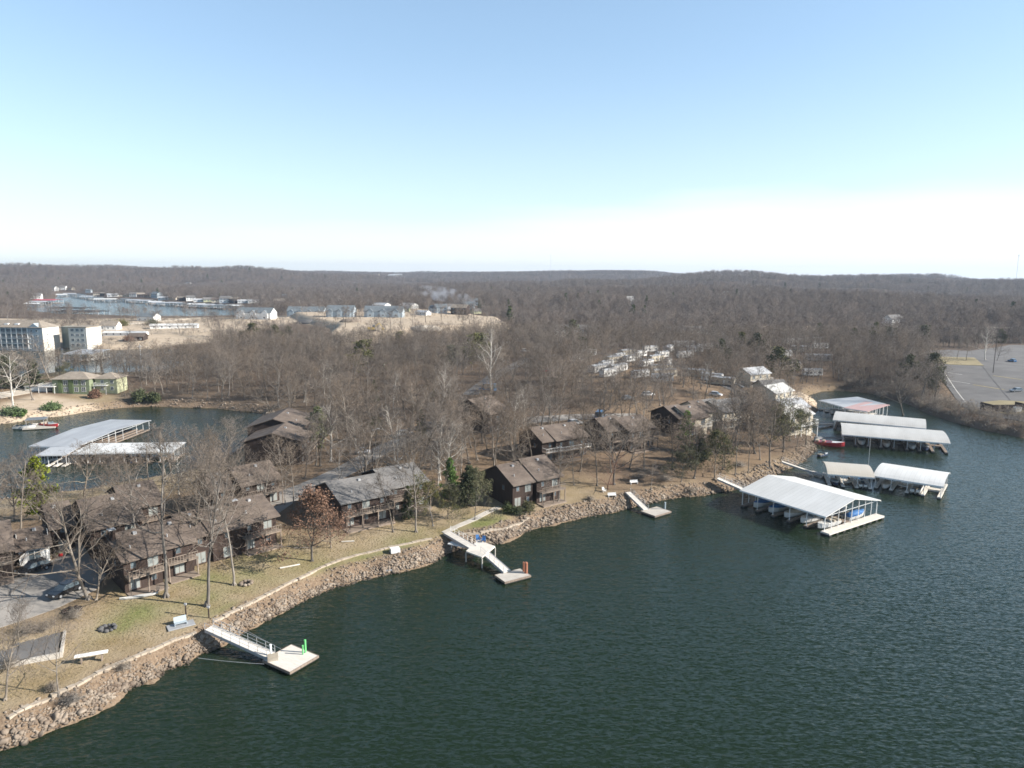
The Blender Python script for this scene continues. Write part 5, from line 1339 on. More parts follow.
#@@TREES
class TB:
    """collects tapering branch segments, builds them in one go with numpy"""
    def __init__(s): s.seg = {}
    def add(s, p, q, r0, r1, n): s.seg.setdefault(n, []).append((*p, *q, r0, r1))
    def arrays(s):
        Vs, Ts, off = [], [], 0
        for n, L_ in s.seg.items():
            a = np.array(L_); p, q, r0, r1 = a[:, :3], a[:, 3:6], a[:, 6], a[:, 7]
            d = q - p; d /= np.maximum(np.linalg.norm(d, axis=1, keepdims=True), 1e-9)
            u = np.cross(d, np.where(np.abs(d[:, 2:3]) < .9, [[0, 0, 1.0]], [[1.0, 0, 0]])); u /= np.linalg.norm(u, axis=1, keepdims=True); w = np.cross(d, u)
            m = len(a); spike = (n == 3)
            ang = np.arange(n) * 2 * math.pi / n
            ring_ = np.cos(ang)[None, :, None] * u[:, None] + np.sin(ang)[None, :, None] * w[:, None]
            A = p[:, None] + ring_ * r0[:, None, None]
            if spike:
                V = np.concatenate([A, q[:, None]], 1); k = 4
                t = np.array([[0, 1, 3], [1, 2, 3], [2, 0, 3]])
            else:
                B = q[:, None] + ring_ * r1[:, None, None]; V = np.concatenate([A, B], 1); k = 2 * n
                t = np.array([[i, (i + 1) % n, n + (i + 1) % n] for i in range(n)] + [[i, n + (i + 1) % n, n + i] for i in range(n)])
            T = (t[None] + (np.arange(m) * k)[:, None, None] + off).reshape(-1, 3)
            Vs.append(V.reshape(-1, 3)); Ts.append(T); off += m * k
        return np.concatenate(Vs), np.concatenate(Ts)
def grow_tree(seed, H=16.0, counts=(12, 7, 5, 4), spread=1.0, clear=.3, lean=.03, thick=1.0, sides=(8, 6, 4, 3, 3), tipr=.016, fork=False, up=.055, curl=1.15):
    rn = random.Random(seed); TR, CRn = TB(), TB(); tips = []
    def rv(): return Vector((rn.gauss(0, 1), rn.gauss(0, 1), rn.gauss(0, 1)))
    def grow(p, d, L_, r, lvl, rad_end):
        nseg = (8, 5, 3, 2, 1)[lvl]; wob = (.06, .16, .2, .22, .2)[lvl] * curl; lift = (0, up, .05, .02, .0)[lvl]
        B = TR if lvl <= 1 else CRn
        pts = [p.copy()]; dirs = [d.copy()]; rads = [r]
        for i in range(nseg):
            d = (d + rv() * wob + Vector((0, 0, lift))).normalized(); q = p + d * (L_ / nseg)
            r1 = r + (rad_end - r) * ((i + 1) / nseg) ** .9
            B.add(p, q, rads[-1], r1, sides[lvl]); p = q; pts.append(p.copy()); dirs.append(d.copy()); rads.append(r1)
        if lvl >= 3: tips.append(tuple(p))
        if lvl >= len(counts): return
        n = counts[lvl]; n = max(2, int(n * rn.uniform(.8, 1.2) + .5))
        for k in range(n):
            t0 = clear if lvl == 0 else .22
            t = t0 + (1 - t0) * ((k + rn.uniform(.1, .9)) / n); t = min(t, .999)
            i = min(int(t * nseg), nseg - 1); f = t * nseg - i; pp = pts[i].lerp(pts[i + 1], f); dd = dirs[i + 1]; rr_ = rads[i] + (rads[i + 1] - rads[i]) * f
            az = rn.uniform(0, 6.283) if lvl else k * 2.4 + rn.uniform(-.5, .5)
            o = dd.orthogonal().normalized(); o = Matrix.Rotation(az, 3, dd) @ o
            ang = R_(rn.uniform(52, 84) * (1 - .5 * t) if lvl == 0 else rn.uniform(32, 66))
            nd = (dd * math.cos(ang) + o * math.sin(ang)).normalized()
            if lvl == 0: ln = H * spread * .40 * (1 - .58 * ((t - clear) / (1 - clear)) ** 1.4) * rn.uniform(.75, 1.15)
            else: ln = L_ * (.55, .55, .5, .5)[lvl] * (1.1 - .45 * t) * rn.uniform(.7, 1.25)
            r2 = max(min(rr_ * .62, ln * (.026, .022, .02, .018)[min(lvl, 3)] * thick), tipr)
            grow(pp, nd, ln, r2, lvl + 1, max(r2 * .35, tipr * .6))
    grow(Vector((0, 0, -.4)), Vector((rn.gauss(0, lean), rn.gauss(0, lean), 1)).normalized(), H * .84, H * .0118 * thick, 0, H * .003)
    for k in range(5): TR.add(Vector((0, 0, .45)), Vector((math.cos(k * 1.26) * H * .032, math.sin(k * 1.26) * H * .032, -.3)), H * .011 * thick, H * .005, 5)
    return TR, CRn, tips
def leafy(tips, n, size, spread, seed, zsq=.7):
    """n small leaf clumps (folded quads) round the given points"""
    rs_ = np.random.RandomState(seed); t = np.array(tips); c = t[rs_.randint(len(t), size=n)] + rs_.randn(n, 3) * spread
    a = rs_.randn(n, 3); a /= np.linalg.norm(a, axis=1, keepdims=True); b = np.cross(a, rs_.randn(n, 3)); b /= np.linalg.norm(b, axis=1, keepdims=True)
    s_ = size * rs_.uniform(.5, 1.4, (n, 1)); a *= s_; b *= s_ * .55; nn = np.cross(a, b); nn /= np.linalg.norm(nn, axis=1, keepdims=True)
    V = np.stack([c - a, c - b + nn * s_ * .3, c + a, c + b + nn * s_ * .3], 1).reshape(-1, 3)
    i = np.arange(n)[:, None] * 4
    return V, np.concatenate([i + [[0, 1, 2]], i + [[0, 2, 3]]])
TREES = {}      # kind -> list of (trunk mesh, crown mesh, height)
def reg(kind, k, TR, CRn, tm, cm, H, extra=None):
    tv, tt = TR.arrays(); cv, ct = CRn.arrays(); mi = None; ms = [cm]
    if extra is not None:
        ev, et, em = extra; mi = np.concatenate([np.zeros(len(ct)), np.ones(len(et))]); ct = np.concatenate([ct, et + len(cv)]); cv = np.concatenate([cv, ev]); ms = [cm, em]
    H = float(cv[:, 2].max())
    TREES.setdefault(kind, []).append((np_mesh(kind + '_trunk', tv, tt, tm, smooth=True), np_mesh(kind + '_crown', cv, ct, ms, mi), H))
for k in range(8):
    a, b, t_ = grow_tree(100 + k, counts=(14, 7, 5, 4), tipr=.017, spread=(1.2, 1.35, 1.05, 1.25, .95, 1.3, 1.1, 1.15)[k], clear=(.3, .25, .4, .35, .42, .22, .3, .45)[k]); reg('bare', k, a, b, bark, twig, 16)
for k in range(3):
    a, b, t_ = grow_tree(300 + k, counts=(14, 7, 5, 3), spread=.9, clear=.25, thick=1.1, curl=1.1); reg('pale', k, a, b, bark_w, twig_w, 18)
for k in range(2):
    a, b, t_ = grow_tree(400 + k, counts=(12, 6, 5, 3), spread=1.15, clear=.2, thick=1.15); v, f = leafy(t_, 5200, .17, .32, k); reg('russet', k, a, b, bark, twig, 12, (v, f, leaf_r))
a, b, t_ = grow_tree(450, counts=(10, 6, 5, 3), spread=1.0, clear=.12, thick=1.1, curl=1.5); reg('redstem', 0, a, b, bark_r, bark_r, 12)
def conifer(seed, H, width, m_, kind, tiers=26, loose=1.0, n_leaf=9000, size=.22, base=.08):
    rn = random.Random(seed); TR, CRn = TB(), TB(); pts = []
    prev = Vector((0, 0, -.4))
    for i in range(8):
        q = Vector((rn.gauss(0, .06), rn.gauss(0, .06), H * (i + 1) / 8)); TR.add(prev, q, .2 * (1 - i / 8.5) * H / 12, .2 * (1 - (i + 1) / 8.5) * H / 12, 7); prev = q
    for i in range(tiers):
        f = base + (1 - base) * (i + rn.random()) / tiers; z = H * f
        R__ = width * (1 - f) ** .7 * (.55 + .45 * min(1, (f - base + .05) / .2)) 
        for k in range(rn.randint(3, 6)):
            a = rn.uniform(0, 6.283); L_ = R__ * rn.uniform(.45, 1.25 * loose); p = Vector((0, 0, z)); q = Vector((math.cos(a) * L_, math.sin(a) * L_, z + L_ * rn.uniform(-.15, .45)))
            CRn.add(p, q, .05, .012, 4)
            for j in range(7): pts.append(tuple(p.lerp(q, .3 + .7 * (j + rn.random()) / 7)))
    v, f = leafy(pts, n_leaf, size, .22 * width / 3, seed); reg(kind, 0, TR, CRn, bark, twig, H, (v, f, m_))
conifer(1, 13, 3.6, pine_y, 'yellow_pine', 16, 1.3, 6500, .26, .12); conifer(2, 13, 3.3, pine_b, 'green_pine', 18, 1.15, 7500, .25)
for k in range(3): conifer(3 + k, 9, 2.3 + .4 * k, pine_g, 'cedar', 24, 1.05, 8500, .17, .04)
for k in range(2):
    a, b, t_ = grow_tree(500 + k, counts=(12, 6, 5, 3), spread=1.15, clear=.12); v, f = leafy(t_, 5200, .17, .35, 9 + k); reg('olive', k, a, b, bark, twig, 11, (v, f, olive))
NAMES = {'bare': 'bare_tree', 'pale': 'sycamore_tree', 'russet': 'oak_tree', 'redstem': 'redbud_tree', 'yellow_pine': 'pine_tree', 'green_pine': 'pine_tree', 'cedar': 'cedar_tree', 'olive': 'evergreen_oak'}
rt = random.Random(77); N_TREE = {}
TREE_XY = []
def place_tree(kind, x, y, z, height, label, group=None, v=None, split=True, rz=None, wid=1.0, lean=0.0):
    L_ = TREES[kind]; tm, cm, H = L_[rt.randrange(len(L_)) if v is None else v % len(L_)]
    s_ = height / H
    root = empty(NAMES[kind], (x, y, z), rt.uniform(0, 6.28) if rz is None else rz, label, 'tree', group, (s_ * wid, s_ * wid, s_))
    if lean: root.rotation_euler = (lean * .3, lean, root.rotation_euler[2])
    for nm, me in (('trunk', tm), ('crown', cm)):
        o = bpy.data.objects.new(nm, me); COL.objects.link(o); o.parent = root
    TREE_XY.append((x, y, height)); N_TREE[kind] = N_TREE.get(kind, 0) + 1
    return root
def tree_px(kind, bx, by, ty, label, v=None, wid=1.0, rz=None, group=None, lean=0.0):
    x, y, z = G(bx, by); dpt = depth_of(x, y, z)
    h = (by - ty) * dpt / F_PX * 1.0
    return place_tree(kind, x, y, z - .05, max(2.5, h * .985), label, group, v, wid=wid, rz=rz, lean=lean)
MAN = [
 ('bare', 207, 606, 428, 'tall straight bare tree on the lawn just above the top of the nearest gangway', 2, .85),
 ('bare', 166, 597, 420, 'tall bare tree with fine pinkish twigs in front of the front balcony', 4, .8),
 ('bare', 234, 585, 445, 'bare tree beside the ring of pale stones on the green lawn', 7, .8),
 ('bare', 89, 599, 452, 'big forked bare tree at the end of the driveway, its limbs crossing the brown roofs', 5, 1.15),
 ('bare', 96, 600, 535, 'small twiggy tree beneath the big forked one on the driveway edge', 1, 1.3),
 ('russet', 312, 561, 478, 'spreading oak still holding russet leaves on the lawn right of the front row', 0, 1.15),
 ('russet', 331, 548, 505, 'smaller russet-leaved oak behind the spreading one', 1, 1.1),
 ('bare', 59, 696, 605, 'small leaning two-stemmed tree at the edge of the rocks, lower left', 3, .75),
 ('bare', 5, 700, 600, 'scrubby bare tree leaning in from the lower left corner', 6, 1.0),
 ('bare', 393, 532, 462, 'slim bare tree left of a stouter one on the middle lawn', 4, .9),
 ('bare', 416, 532, 425, 'stouter bare tree on the middle lawn below the grey-roofed pair', 0, .9),
 ('olive', 433, 526, 468, 'olive-leaved tree with a dark shaded foot on the middle lawn', 0, 1.0),
 ('olive', 448, 519, 478, 'second olive-leaved tree just right of the middle lawn', 1, 1.0),
 ('olive', 475, 520, 462, 'slender greenish tree beside the stone-edged lawn', 1, .75),
 ('bare', 558, 502, 448, 'bare tree leaning in front of the right gable of the twin-gabled house', 6, 1.2),
 ('bare', 543, 507, 470, 'thin bare sapling above the riprap by the twin-gabled house', 2, .7),
 ('bare', 532, 463, 392, 'tall pale-stemmed tree rising behind the twin-gabled house', 4, .8),
 ('bare', 574, 485, 438, 'bare tree leaning on the open slope right of the twin-gabled house', 3, 1.1),
 ('bare', 597, 486, 405, 'tall straight bare tree on the slope left of the red-stemmed tree', 7, .85),
 ('redstem', 608, 489, 445, 'low many-branched tree with reddish stems near the third ramp', 0, 1.2),
 ('bare', 644, 470, 395, 'tall dark bare tree on the slope above the third ramp', 2, .85),
 ('bare', 651, 492, 455, 'small bare tree at the head of the third ramp', 4, .8),
 ('bare', 613, 462, 410, 'bare tree in front of the dark brown townhouses below the blue van', 0, .9),
 ('green_pine', 686, 452, 408, 'bright green pine in front of the stepped brown-roofed townhouses', 0, 1.0),
 ('olive', 681, 482, 440, 'grey-green bushy tree on the bank left of the docks', 0, 1.2),
 ('olive', 715, 478, 425, 'olive-brown bushy tree below the cream decks', 1, 1.1),
 ('bare', 735, 475, 420, 'slim bare tree at the head of the big dock gangway', 4, .8),
 ('bare', 748, 473, 415, 'slim bare tree right of the dock gangway head', 2, .8),
 ('bare', 760, 460, 398, 'bare tree on the point behind the big white dock roof', 5, .9),
 ('bare', 770, 468, 392, 'broad bare tree closest to the tip of the rocky point', 0, 1.1),
 ('olive', 783, 452, 392, 'dense olive tree on the point', 0, 1.1), ('olive', 797, 447, 405, 'dense grey-green tree at the very tip of the point', 1, 1.0),
 ('bare', 772, 432, 385, 'bare tree among the stepped condominiums, left one', 1, 1.0), ('bare', 790, 441, 392, 'bare tree before the lowest ivory-roofed condominium', 4, 1.0), ('bare', 760, 415, 372, 'bare tree beside the small grey-roofed condominium', 6, 1.0), ('bare', 806, 445, 400, 'leaning bare tree overhanging the narrow cove', 3, 1.0),
 ('yellow_pine', 40, 520, 452, 'yellow-green pine standing by the cove at the far left', 0, 1.0),
 ('bare', 14, 521, 455, 'pale bare tree left of the yellow-green pine', 5, 1.2),
 ('yellow_pine', 319, 452, 404, 'yellow-green pine beside the tall house with the stepped roofs', 0, 1.1),
 ('green_pine', 450, 500, 455, 'dark shaggy pine in the middle of the peninsula', 0, 1.0),
 ('cedar', 469, 506, 462, 'dark cedar behind the olive-leaved trees', 1, 1.2), ('cedar', 421, 436, 405, 'narrow dark cedar by the peninsula road', 0, .9),
 ('cedar', 700, 462, 428, 'dark cedar between the two olive-coloured trees on the bank', 2, 1.1),
 ('pale', 491, 393, 322, 'white-limbed sycamore standing out of the central wood', 0, .9), ('pale', 444, 418, 362, 'white-limbed sycamore left of the dark hilltop house', 1, .9),
 ('pale', 14, 412, 343, 'big white-limbed sycamore at the left edge by the gravel drive', 2, 1.0), ('pale', 985, 360, 322, 'pale sycamore on the verge of the parking lot', 1, 1.1),
 ('pale', 180, 500, 440, 'pale fine-twigged tree behind the roof of the front row', 1, .8), ('pale', 395, 460, 400, 'pale slender tree above the grey roofs', 2, .8),
 ('bare', 966, 361, 333, 'dark bare tree left of the pale sycamore on the verge', 2, 1.0), ('bare', 957, 359, 336, 'bare tree at the left of the verge group', 4, 1.0), ('bare', 997, 361, 336, 'bare tree at the right of the verge group', 5, .9),
 ('cedar', 34, 389, 358, 'dark conifer at the left of the green house', 0, 1.7), ('cedar', 8, 388, 353, 'dark conifer beside the white-limbed sycamore', 1, 1.6),
 ('olive', 60, 384, 360, 'rounded olive tree behind the roof of the green house', 0, 1.2), ('bare', 50, 380, 330, 'bushy bare tree behind the green house', 5, 1.3), ('bare', 33, 400, 340, 'bare tree on the gravel by the green house', 1, 1.1),
 ('cedar', 957, 340, 328, 'dark conifer by the far road behind the parking lot', 0, 2.0), ('cedar', 912, 341, 330, 'pair of dark conifers on the far road', 1, 2.0),
 ('cedar', 1000, 343, 328, 'dark conifer behind the right end of the parking lot', 2, 2.0), ('bare', 903, 415, 365, 'grey bare tree leaning over the cove water', 5, 1.2),
 ('bare', 222, 506, 425, 'tall bare tree between the two brown townhouse rows', 3, .8), ('bare', 150, 500, 430, 'tall fine-twigged tree behind the brown townhouses', 4, .9), ('bare', 262, 520, 450, 'bare tree hiding the far end of the front row', 2, 1.2), ('bare', 190, 560, 440, 'bare tree against the middle of the front row', 5, 1.1), ('bare', 140, 560, 445, 'crooked bare tree against the front balcony', 3, .9), ('bare', 120, 520, 440, 'wide bare tree between the two brown rows', 0, 1.2), ('bare', 455, 470, 395, 'broad bare tree above the dark shaggy pine', 5, 1.2), ('bare', 520, 500, 440, 'bare tree hugging the left gable of the twin-gabled house', 2, .8), ('bare', 245, 500, 440, 'bare tree by the bend of the road', 0, .9),
 ('bare', 285, 505, 455, 'bare tree at the roadside above the russet oak', 2, .9), ('bare', 305, 478, 420, 'bare tree on the inside of the road bend', 6, .9), ('bare', 350, 462, 400, 'bare tree left of the roadside lamp pole', 0, .9),
 ('bare', 372, 505, 425, 'tall bare tree rising in front of the left grey roof', 4, .7), ('bare', 405, 500, 415, 'bare tree between the two grey roofs', 7, .8), ('bare', 500, 455, 400, 'bare tree behind the left gable of the twin-gabled house', 1, .9),
 ('bare', 205, 492, 418, 'bare tree on the cove side of the stepped-gable house', 2, .8), ('bare', 115, 495, 445, 'bare tree in front of the cove, left of the bright white dock', 5, .9),
 ('bare', 75, 490, 450, 'low broad bare tree behind the brown roofs at the left', 3, 1.1)]
for k, bx, by, ty, lab, v, w in MAN: tree_px(k, bx, by, ty, lab, v, w)
# leafy shrubs and dead brush
def shrub(px, py, w, h, m_, label, name='shrub', n=1500, size=.12):
    x, y, z = G(px, py); rs_ = np.random.RandomState(int(px * 7 + py)); B = TB(); pts = []
    for k in range(40):
        a = rs_.uniform(0, 6.28); e = rs_.uniform(.3, 1.4); L_ = rs_.uniform(.6, 1.0); q = np.array([math.cos(a) * math.cos(e) * w / 2 * L_, math.sin(a) * math.cos(e) * w / 2 * L_, math.sin(e) * h * L_])
        B.add(np.zeros(3), q, .03, .01, 3); [pts.append(tuple(q * f)) for f in (.45, .6, .75, .9, 1)]
        for j in range(3): B.add(q * .5, q * .5 + rs_.randn(3) * (w * .22, w * .22, h * .3), .02, .01, 3)
    tv, tt = B.arrays(); root = empty(name, (x, y, z), 0, label, 'shrub')
    o = bpy.data.objects.new('stem', np_mesh('stem', tv, tt, straw_m if m_ is straw_m else twig)); COL.objects.link(o); o.parent = root
    if m_ is straw_m:
        B2 = TB()
        for _ in range(n // 3):
            p = np.array(pts[rs_.randint(len(pts))]) + rs_.randn(3) * (w * .08, w * .08, h * .1); B2.add(p, p + rs_.randn(3) * (.25, .25, .22), .014, .005, 3)
        v, f = B2.arrays()
    else: v, f = leafy(pts, n, size, .14 * w / 2, int(px))
    o = bpy.data.objects.new('crown', np_mesh('crown', v, f, m_)); COL.objects.link(o); o.parent = root; OCC.append((x, y, w / 2))
for a in [(108, 327, 15, 4.5, pine_g, 'dark evergreen hedge left of the slate-roofed house by the far lake'), (122, 326, 16, 5, olive, 'olive hedge in front of the slate-roofed house by the far lake'), (152, 325, 14, 4.5, pine_g, 'dark evergreen hedge right of the slate-roofed house by the far lake'),
          (112, 340, 12, 3, straw_m, 'brown hedge in the gravel below the far lake'), (130, 341, 12, 3, leaf_r, 'reddish hedge in the gravel below the far lake'), (508, 513, 3.6, 2.0, pine_g, 'dark green clipped shrub at the corner of the twin-gabled house'), (518, 514, 3.0, 1.7, pine_g, 'middle dark green shrub of three before the twin-gabled house'), (528, 512, 3.8, 2.6, olive, 'larger olive shrub right of the two dark green ones'),
          (123, 669, 3.2, 1.1, straw_m, 'low grey dead brush on the riprap above the widest rocks'), (72, 702, 3.4, 1.3, straw_m, 'grey brush growing in the rocks beside the leaning two-stemmed tree'), (52, 690, 2.4, 1.0, straw_m, 'small tuft of dead brush left of the leaning tree'),
          (28, 633, 5.5, 1.8, straw_m, 'wide grey thicket behind the old patio'), (45, 630, 4.0, 1.5, straw_m, 'grey thicket at the right end of the old patio'), (8, 668, 4, 1.6, straw_m, 'tangle of brush left of the patio'), (75, 618, 3.4, 1.9, straw_m, 'twiggy bush between the patio and the driveway'),
          (26, 385, 5, 3, olive, 'round green bush on the gravel left of the green house'), (12, 414, 8, 2, pine_b, 'low green hedge on the bank above the left cove'), (52, 409, 7, 1.8, pine_b, 'low green bushes on the bank below the green house'), (20, 415, 5, 1.6, pine_b, 'green shrub beside the low hedge'),
          (140, 401, 8, 4, pine_g, 'dark green bush at the foot of the left wood'), (155, 401, 6, 3.4, pine_g, 'smaller dark bush at the foot of the left wood'), (590, 500, 3, 1.2, straw_m, 'grey brush on top of the riprap below the leaning shore tree'), (640, 478, 7, 1.4, straw_m, 'grey brush on the slope above the third ramp'),
          (665, 480, 6, 1.6, straw_m, 'wide dead thicket on the slope left of the olive-coloured trees'), (740, 466, 5, 1.5, straw_m, 'grey brush near the head of the dock gangway'), (690, 492, 4, 1.3, straw_m, 'dead brush on the bank right of the small grey platform'),
          (95, 398, 5, 3.5, leaf_r, 'reddish bush in front of the green house'), (880, 397, 9, 5, straw_m, 'grey thicket hanging over the cove bank'), (920, 408, 9, 5, straw_m, 'grey thicket below the parking lot, left of another'), (938, 413, 9, 4.5, straw_m, 'grey thicket at the corner of the parking lot'), (965, 424, 9, 3.0, straw_m, 'low dead growth along the parking lot bank'),
          (1000, 430, 9, 3.0, straw_m, 'low dead growth on the bank at the right edge')]:
    shrub(a[0], a[1], a[2], a[3], a[4], a[5], n=2600 if a[2] > 4 else 1600, size=.13 if a[2] < 4 else .3)

# ---- the many trees: the largest in view one by one, the rest as woods
PX_DENSE = [[(118, 402), (118, 385), (150, 356), (215, 338), (300, 345), (335, 352), (335, 400), (262, 408), (200, 402)],
            [(255, 408), (300, 352), (430, 350), (520, 358), (590, 380), (600, 410), (540, 422), (470, 415), (400, 425), (345, 440), (330, 420), (305, 408)],
            [(838, 390), (836, 345), (915, 338), (925, 362), (945, 390), (962, 410), (975, 424), (950, 417), (930, 410), (900, 398), (870, 391)],
            [(600, 400), (610, 375), (690, 372), (750, 350), (782, 352), (770, 378), (740, 395), (690, 400)], [(90, 376), (60, 388), (115, 392), (120, 378)],
            [(480, 352), (520, 340), (780, 342), (900, 345), (900, 335), (500, 333)], [(300, 352), (440, 352), (440, 345), (330, 349)]]
PX_MID = [[(250, 470), (330, 452), (420, 428), (480, 425), (560, 420), (660, 420), (660, 440), (560, 455), (480, 480), (430, 500), (330, 470), (290, 485)], [(600, 455), (660, 430), (760, 425), (810, 440), (790, 458), (730, 470), (660, 485), (600, 480)],
          [(740, 380), (780, 385), (770, 400), (742, 400)], [(0, 392), (50, 372), (0, 372)], [(330, 440), (345, 452), (300, 480), (270, 480), (262, 470)], [(190, 500), (250, 470), (240, 500), (200, 512)], [(-60, 545), (0, 512), (100, 500), (60, 508), (10, 525)]]
PX_CLEAR = [[(536, 441), (600, 438), (600, 461), (536, 462)], [(608, 432), (745, 408), (745, 432), (690, 446), (608, 456)],[(440, 424), (520, 424), (515, 440), (450, 440)], [(238, 450), (312, 446), (318, 474), (300, 484), (252, 474)], [(480, 505), (560, 500), (560, 512), (480, 520)],[(-120, 306), (20, 306), (60, 310), (250, 310), (285, 318), (275, 341), (-120, 348)], [(310, 330), (510, 328), (510, 341), (430, 347), (330, 352)], [(22, 371), (122, 376), (122, 396), (22, 396)], [(40, 303), (60, 294), (40, 300)],[(921, 352), (948, 350), (970, 351), (1010, 345), (1100, 340), (1130, 420), (1024, 426), (978, 418), (962, 408), (950, 392), (933, 367), (922, 358)], [(783, 384), (838, 381), (838, 392), (783, 394)],
             [(-100, 352), (110, 352), (110, 330), (-100, 330)], [(0, 425), (0, 396), (50, 384), (118, 392), (120, 408)],
            [(90, 322), (150, 318), (292, 317), (480, 318), (520, 324), (525, 336), (510, 341), (470, 340), (400, 350), (340, 352), (315, 346), (235, 338), (180, 338), (92, 334)]]
pd_ = [polyw(p, 5) for p in PX_DENSE]; pm_ = [polyw(p, 5) for p in PX_MID]; pc_ = [polyw(p, 5) for p in PX_CLEAR]
road_px = [[(262, 512), (285, 497), (310, 487), (345, 470), (372, 455), (400, 441), (432, 433), (470, 424), (520, 421), (575, 417), (640, 416)], [(470, 395), (500, 372), (530, 358), (585, 352), (640, 358), (700, 372), (740, 392), (770, 410)]]
roads = [np.array([G(*p)[:2] for p in r]) for r in road_px]
rs = np.random.RandomState(99)
def in_any(P, polys):
    o = np.zeros(len(P), bool)
    for p in polys: o |= seg_dist(P[:, 0], P[:, 1], p)[1]
    return o
def clear_of(P, pad):
    ok = np.ones(len(P), bool)
    for x, y, r in OCC: ok &= (P[:, 0] - x) ** 2 + (P[:, 1] - y) ** 2 > (r + pad) ** 2
    for rd in roads:
        for a, b in zip(rd[:-1], rd[1:]):
            e = b - a; t = np.clip(((P - a) @ e) / (e @ e), 0, 1); ok &= np.hypot(*(P - a - t[:, None] * e).T) > 4.5
    return ok
def jitter_grid(x0, x1, y0, y1, s_):
    X, Y = np.meshgrid(np.arange(x0, x1, s_), np.arange(y0, y1, s_)); P = np.stack([X.ravel(), Y.ravel()], 1); return P + rs.uniform(-.48, .48, P.shape) * s_
P = jitter_grid(-320, 330, 95, 460, 6.4)
P2 = jitter_grid(-60, 110, 100, 210, 5.2); P2 = P2[in_any(P2, pm_[:2]) & (rs.rand(len(P2)) < .42)]; P = np.concatenate([P, P2])
az = np.arctan2(P[:, 0], P[:, 1]); P = P[(np.abs(az) < .76)]
den, mid, clr = in_any(P, pd_), in_any(P, pm_), in_any(P, pc_)
prob = np.where(den, np.where(in_any(P, pd_[2:3]), 1.0, .5), np.where(mid, .7, .25)); prob = np.where(np.hypot(P[:, 0], P[:, 1]) > 330, np.maximum(prob, .9), prob); prob = np.where(clr, 0, prob)
d = shore(P[:, 0], P[:, 1]); lawn = np.zeros(len(P), bool)
for p_, _w in LAWN_GREEN: lawn |= seg_dist(P[:, 0], P[:, 1], p_)[1]
rr_ = np.hypot(P[:, 0], P[:, 1])
prob = np.where((rr_ < 125) & ~mid & ~den, 0, prob)
ok = (rs.rand(len(P)) < prob) & (d > 5) & ~lawn & clear_of(P, 1.0)
for x, y, h_ in TREE_XY: ok &= (P[:, 0] - x) ** 2 + (P[:, 1] - y) ** 2 > 9
P = P[ok]; order = np.argsort(np.hypot(P[:, 0], P[:, 1])); P = P[order]
n_ind = 296 - N_TREE.get('bare', 0)
Z = height(P[:, 0], P[:, 1])
zone_lab = [('bare grey tree among the brown townhouses of the peninsula', 'bare trees between the peninsula houses'), ('bare tree in the wood across the left cove', 'bare trees of the wood across the left cove'),
            ('bare tree on the wooded slope behind the docks', 'bare trees on the slope behind the docks'), ('bare tree in the wood on the neck of the peninsula', 'bare trees on the neck of the peninsula'), ('bare tree in the grey wood along the right cove bank', 'bare trees along the right cove')]
cnt = 0; rest = []
for i in range(len(P)):
    x, y = P[i]; z = Z[i]; q = rs.rand()
    if cnt < n_ind or (q < .026 and y < 260):
        pxx = 512 + F_PX * x / y
        kz = 1 if (pxx < 320 and y > 190) else 4 if (pxx > 830 and y > 170) else 2 if (pxx > 600 and y < 190) else 3 if y > 175 else 0
        if q < .014: place_tree('cedar', x, y, z, rs.uniform(4.5, 8), 'small dark cedar among bare trees', 'cedars among the bare trees')
        elif q < .026: place_tree('olive', x, y, z, rs.uniform(6, 9.5), 'olive-leaved tree among bare trees', 'olive-leaved trees among the bare trees')
        elif q < .06: place_tree('pale', x, y, z, rs.uniform(11, 16), 'pale-limbed tree among darker bare trees', 'pale-limbed trees among the bare trees')
        elif cnt < n_ind:
            place_tree('bare', x, y, z, rs.uniform(12, 18.5) * (1 if kz != 4 else .85), *zone_lab[kz], wid=rs.uniform(.9, 1.3)); cnt += 1
        else: rest.append((x, y, z))
    else: rest.append((x, y, z))
rest = np.array(rest)
# far woods
Rr = []; 
r = 430.0
while r < 5600:
    dr = 18 + r * .02; area = .5 * ((r + dr) ** 2 - r ** 2) * 1.62; a_ = 34 + .035 * r
    n = int(area / a_); R__ = rs.uniform(r, r + dr, n); A_ = rs.uniform(-.81, .81, n); Rr.append(np.stack([np.sin(A_) * R__, np.cos(A_) * R__], 1)); r += dr
Q = np.concatenate(Rr); Q = Q[(Q[:, 1] > 460) | (np.abs(Q[:, 0]) > 300)]
dq = shore(Q[:, 0], Q[:, 1]); cl = in_any(Q, pc_) & ~((Q[:, 0] < 0) & (rs.rand(len(Q)) < .10))
vil = in_any(Q, [polyw([(240, 314), (250, 296), (470, 303), (480, 317)], 6), polyw([(60, 296), (60, 289), (250, 300), (250, 306)], 6)])
ok = (dq > 9) & ~cl & ~(vil & (rs.rand(len(Q)) < .25)) & ((fbm(Q[:, 0] / 90, Q[:, 1] / 90, 3) > .3) | (rs.rand(len(Q)) < .5))
for x, y, r0 in OCC:
    if math.hypot(x, y) > 400: ok &= (Q[:, 0] - x) ** 2 + (Q[:, 1] - y) ** 2 > (r0 * .75) ** 2
Q = Q[ok]; ZQ = height(Q[:, 0], Q[:, 1])
print('individual trees', N_TREE, 'woods near', len(rest), 'far', len(Q))

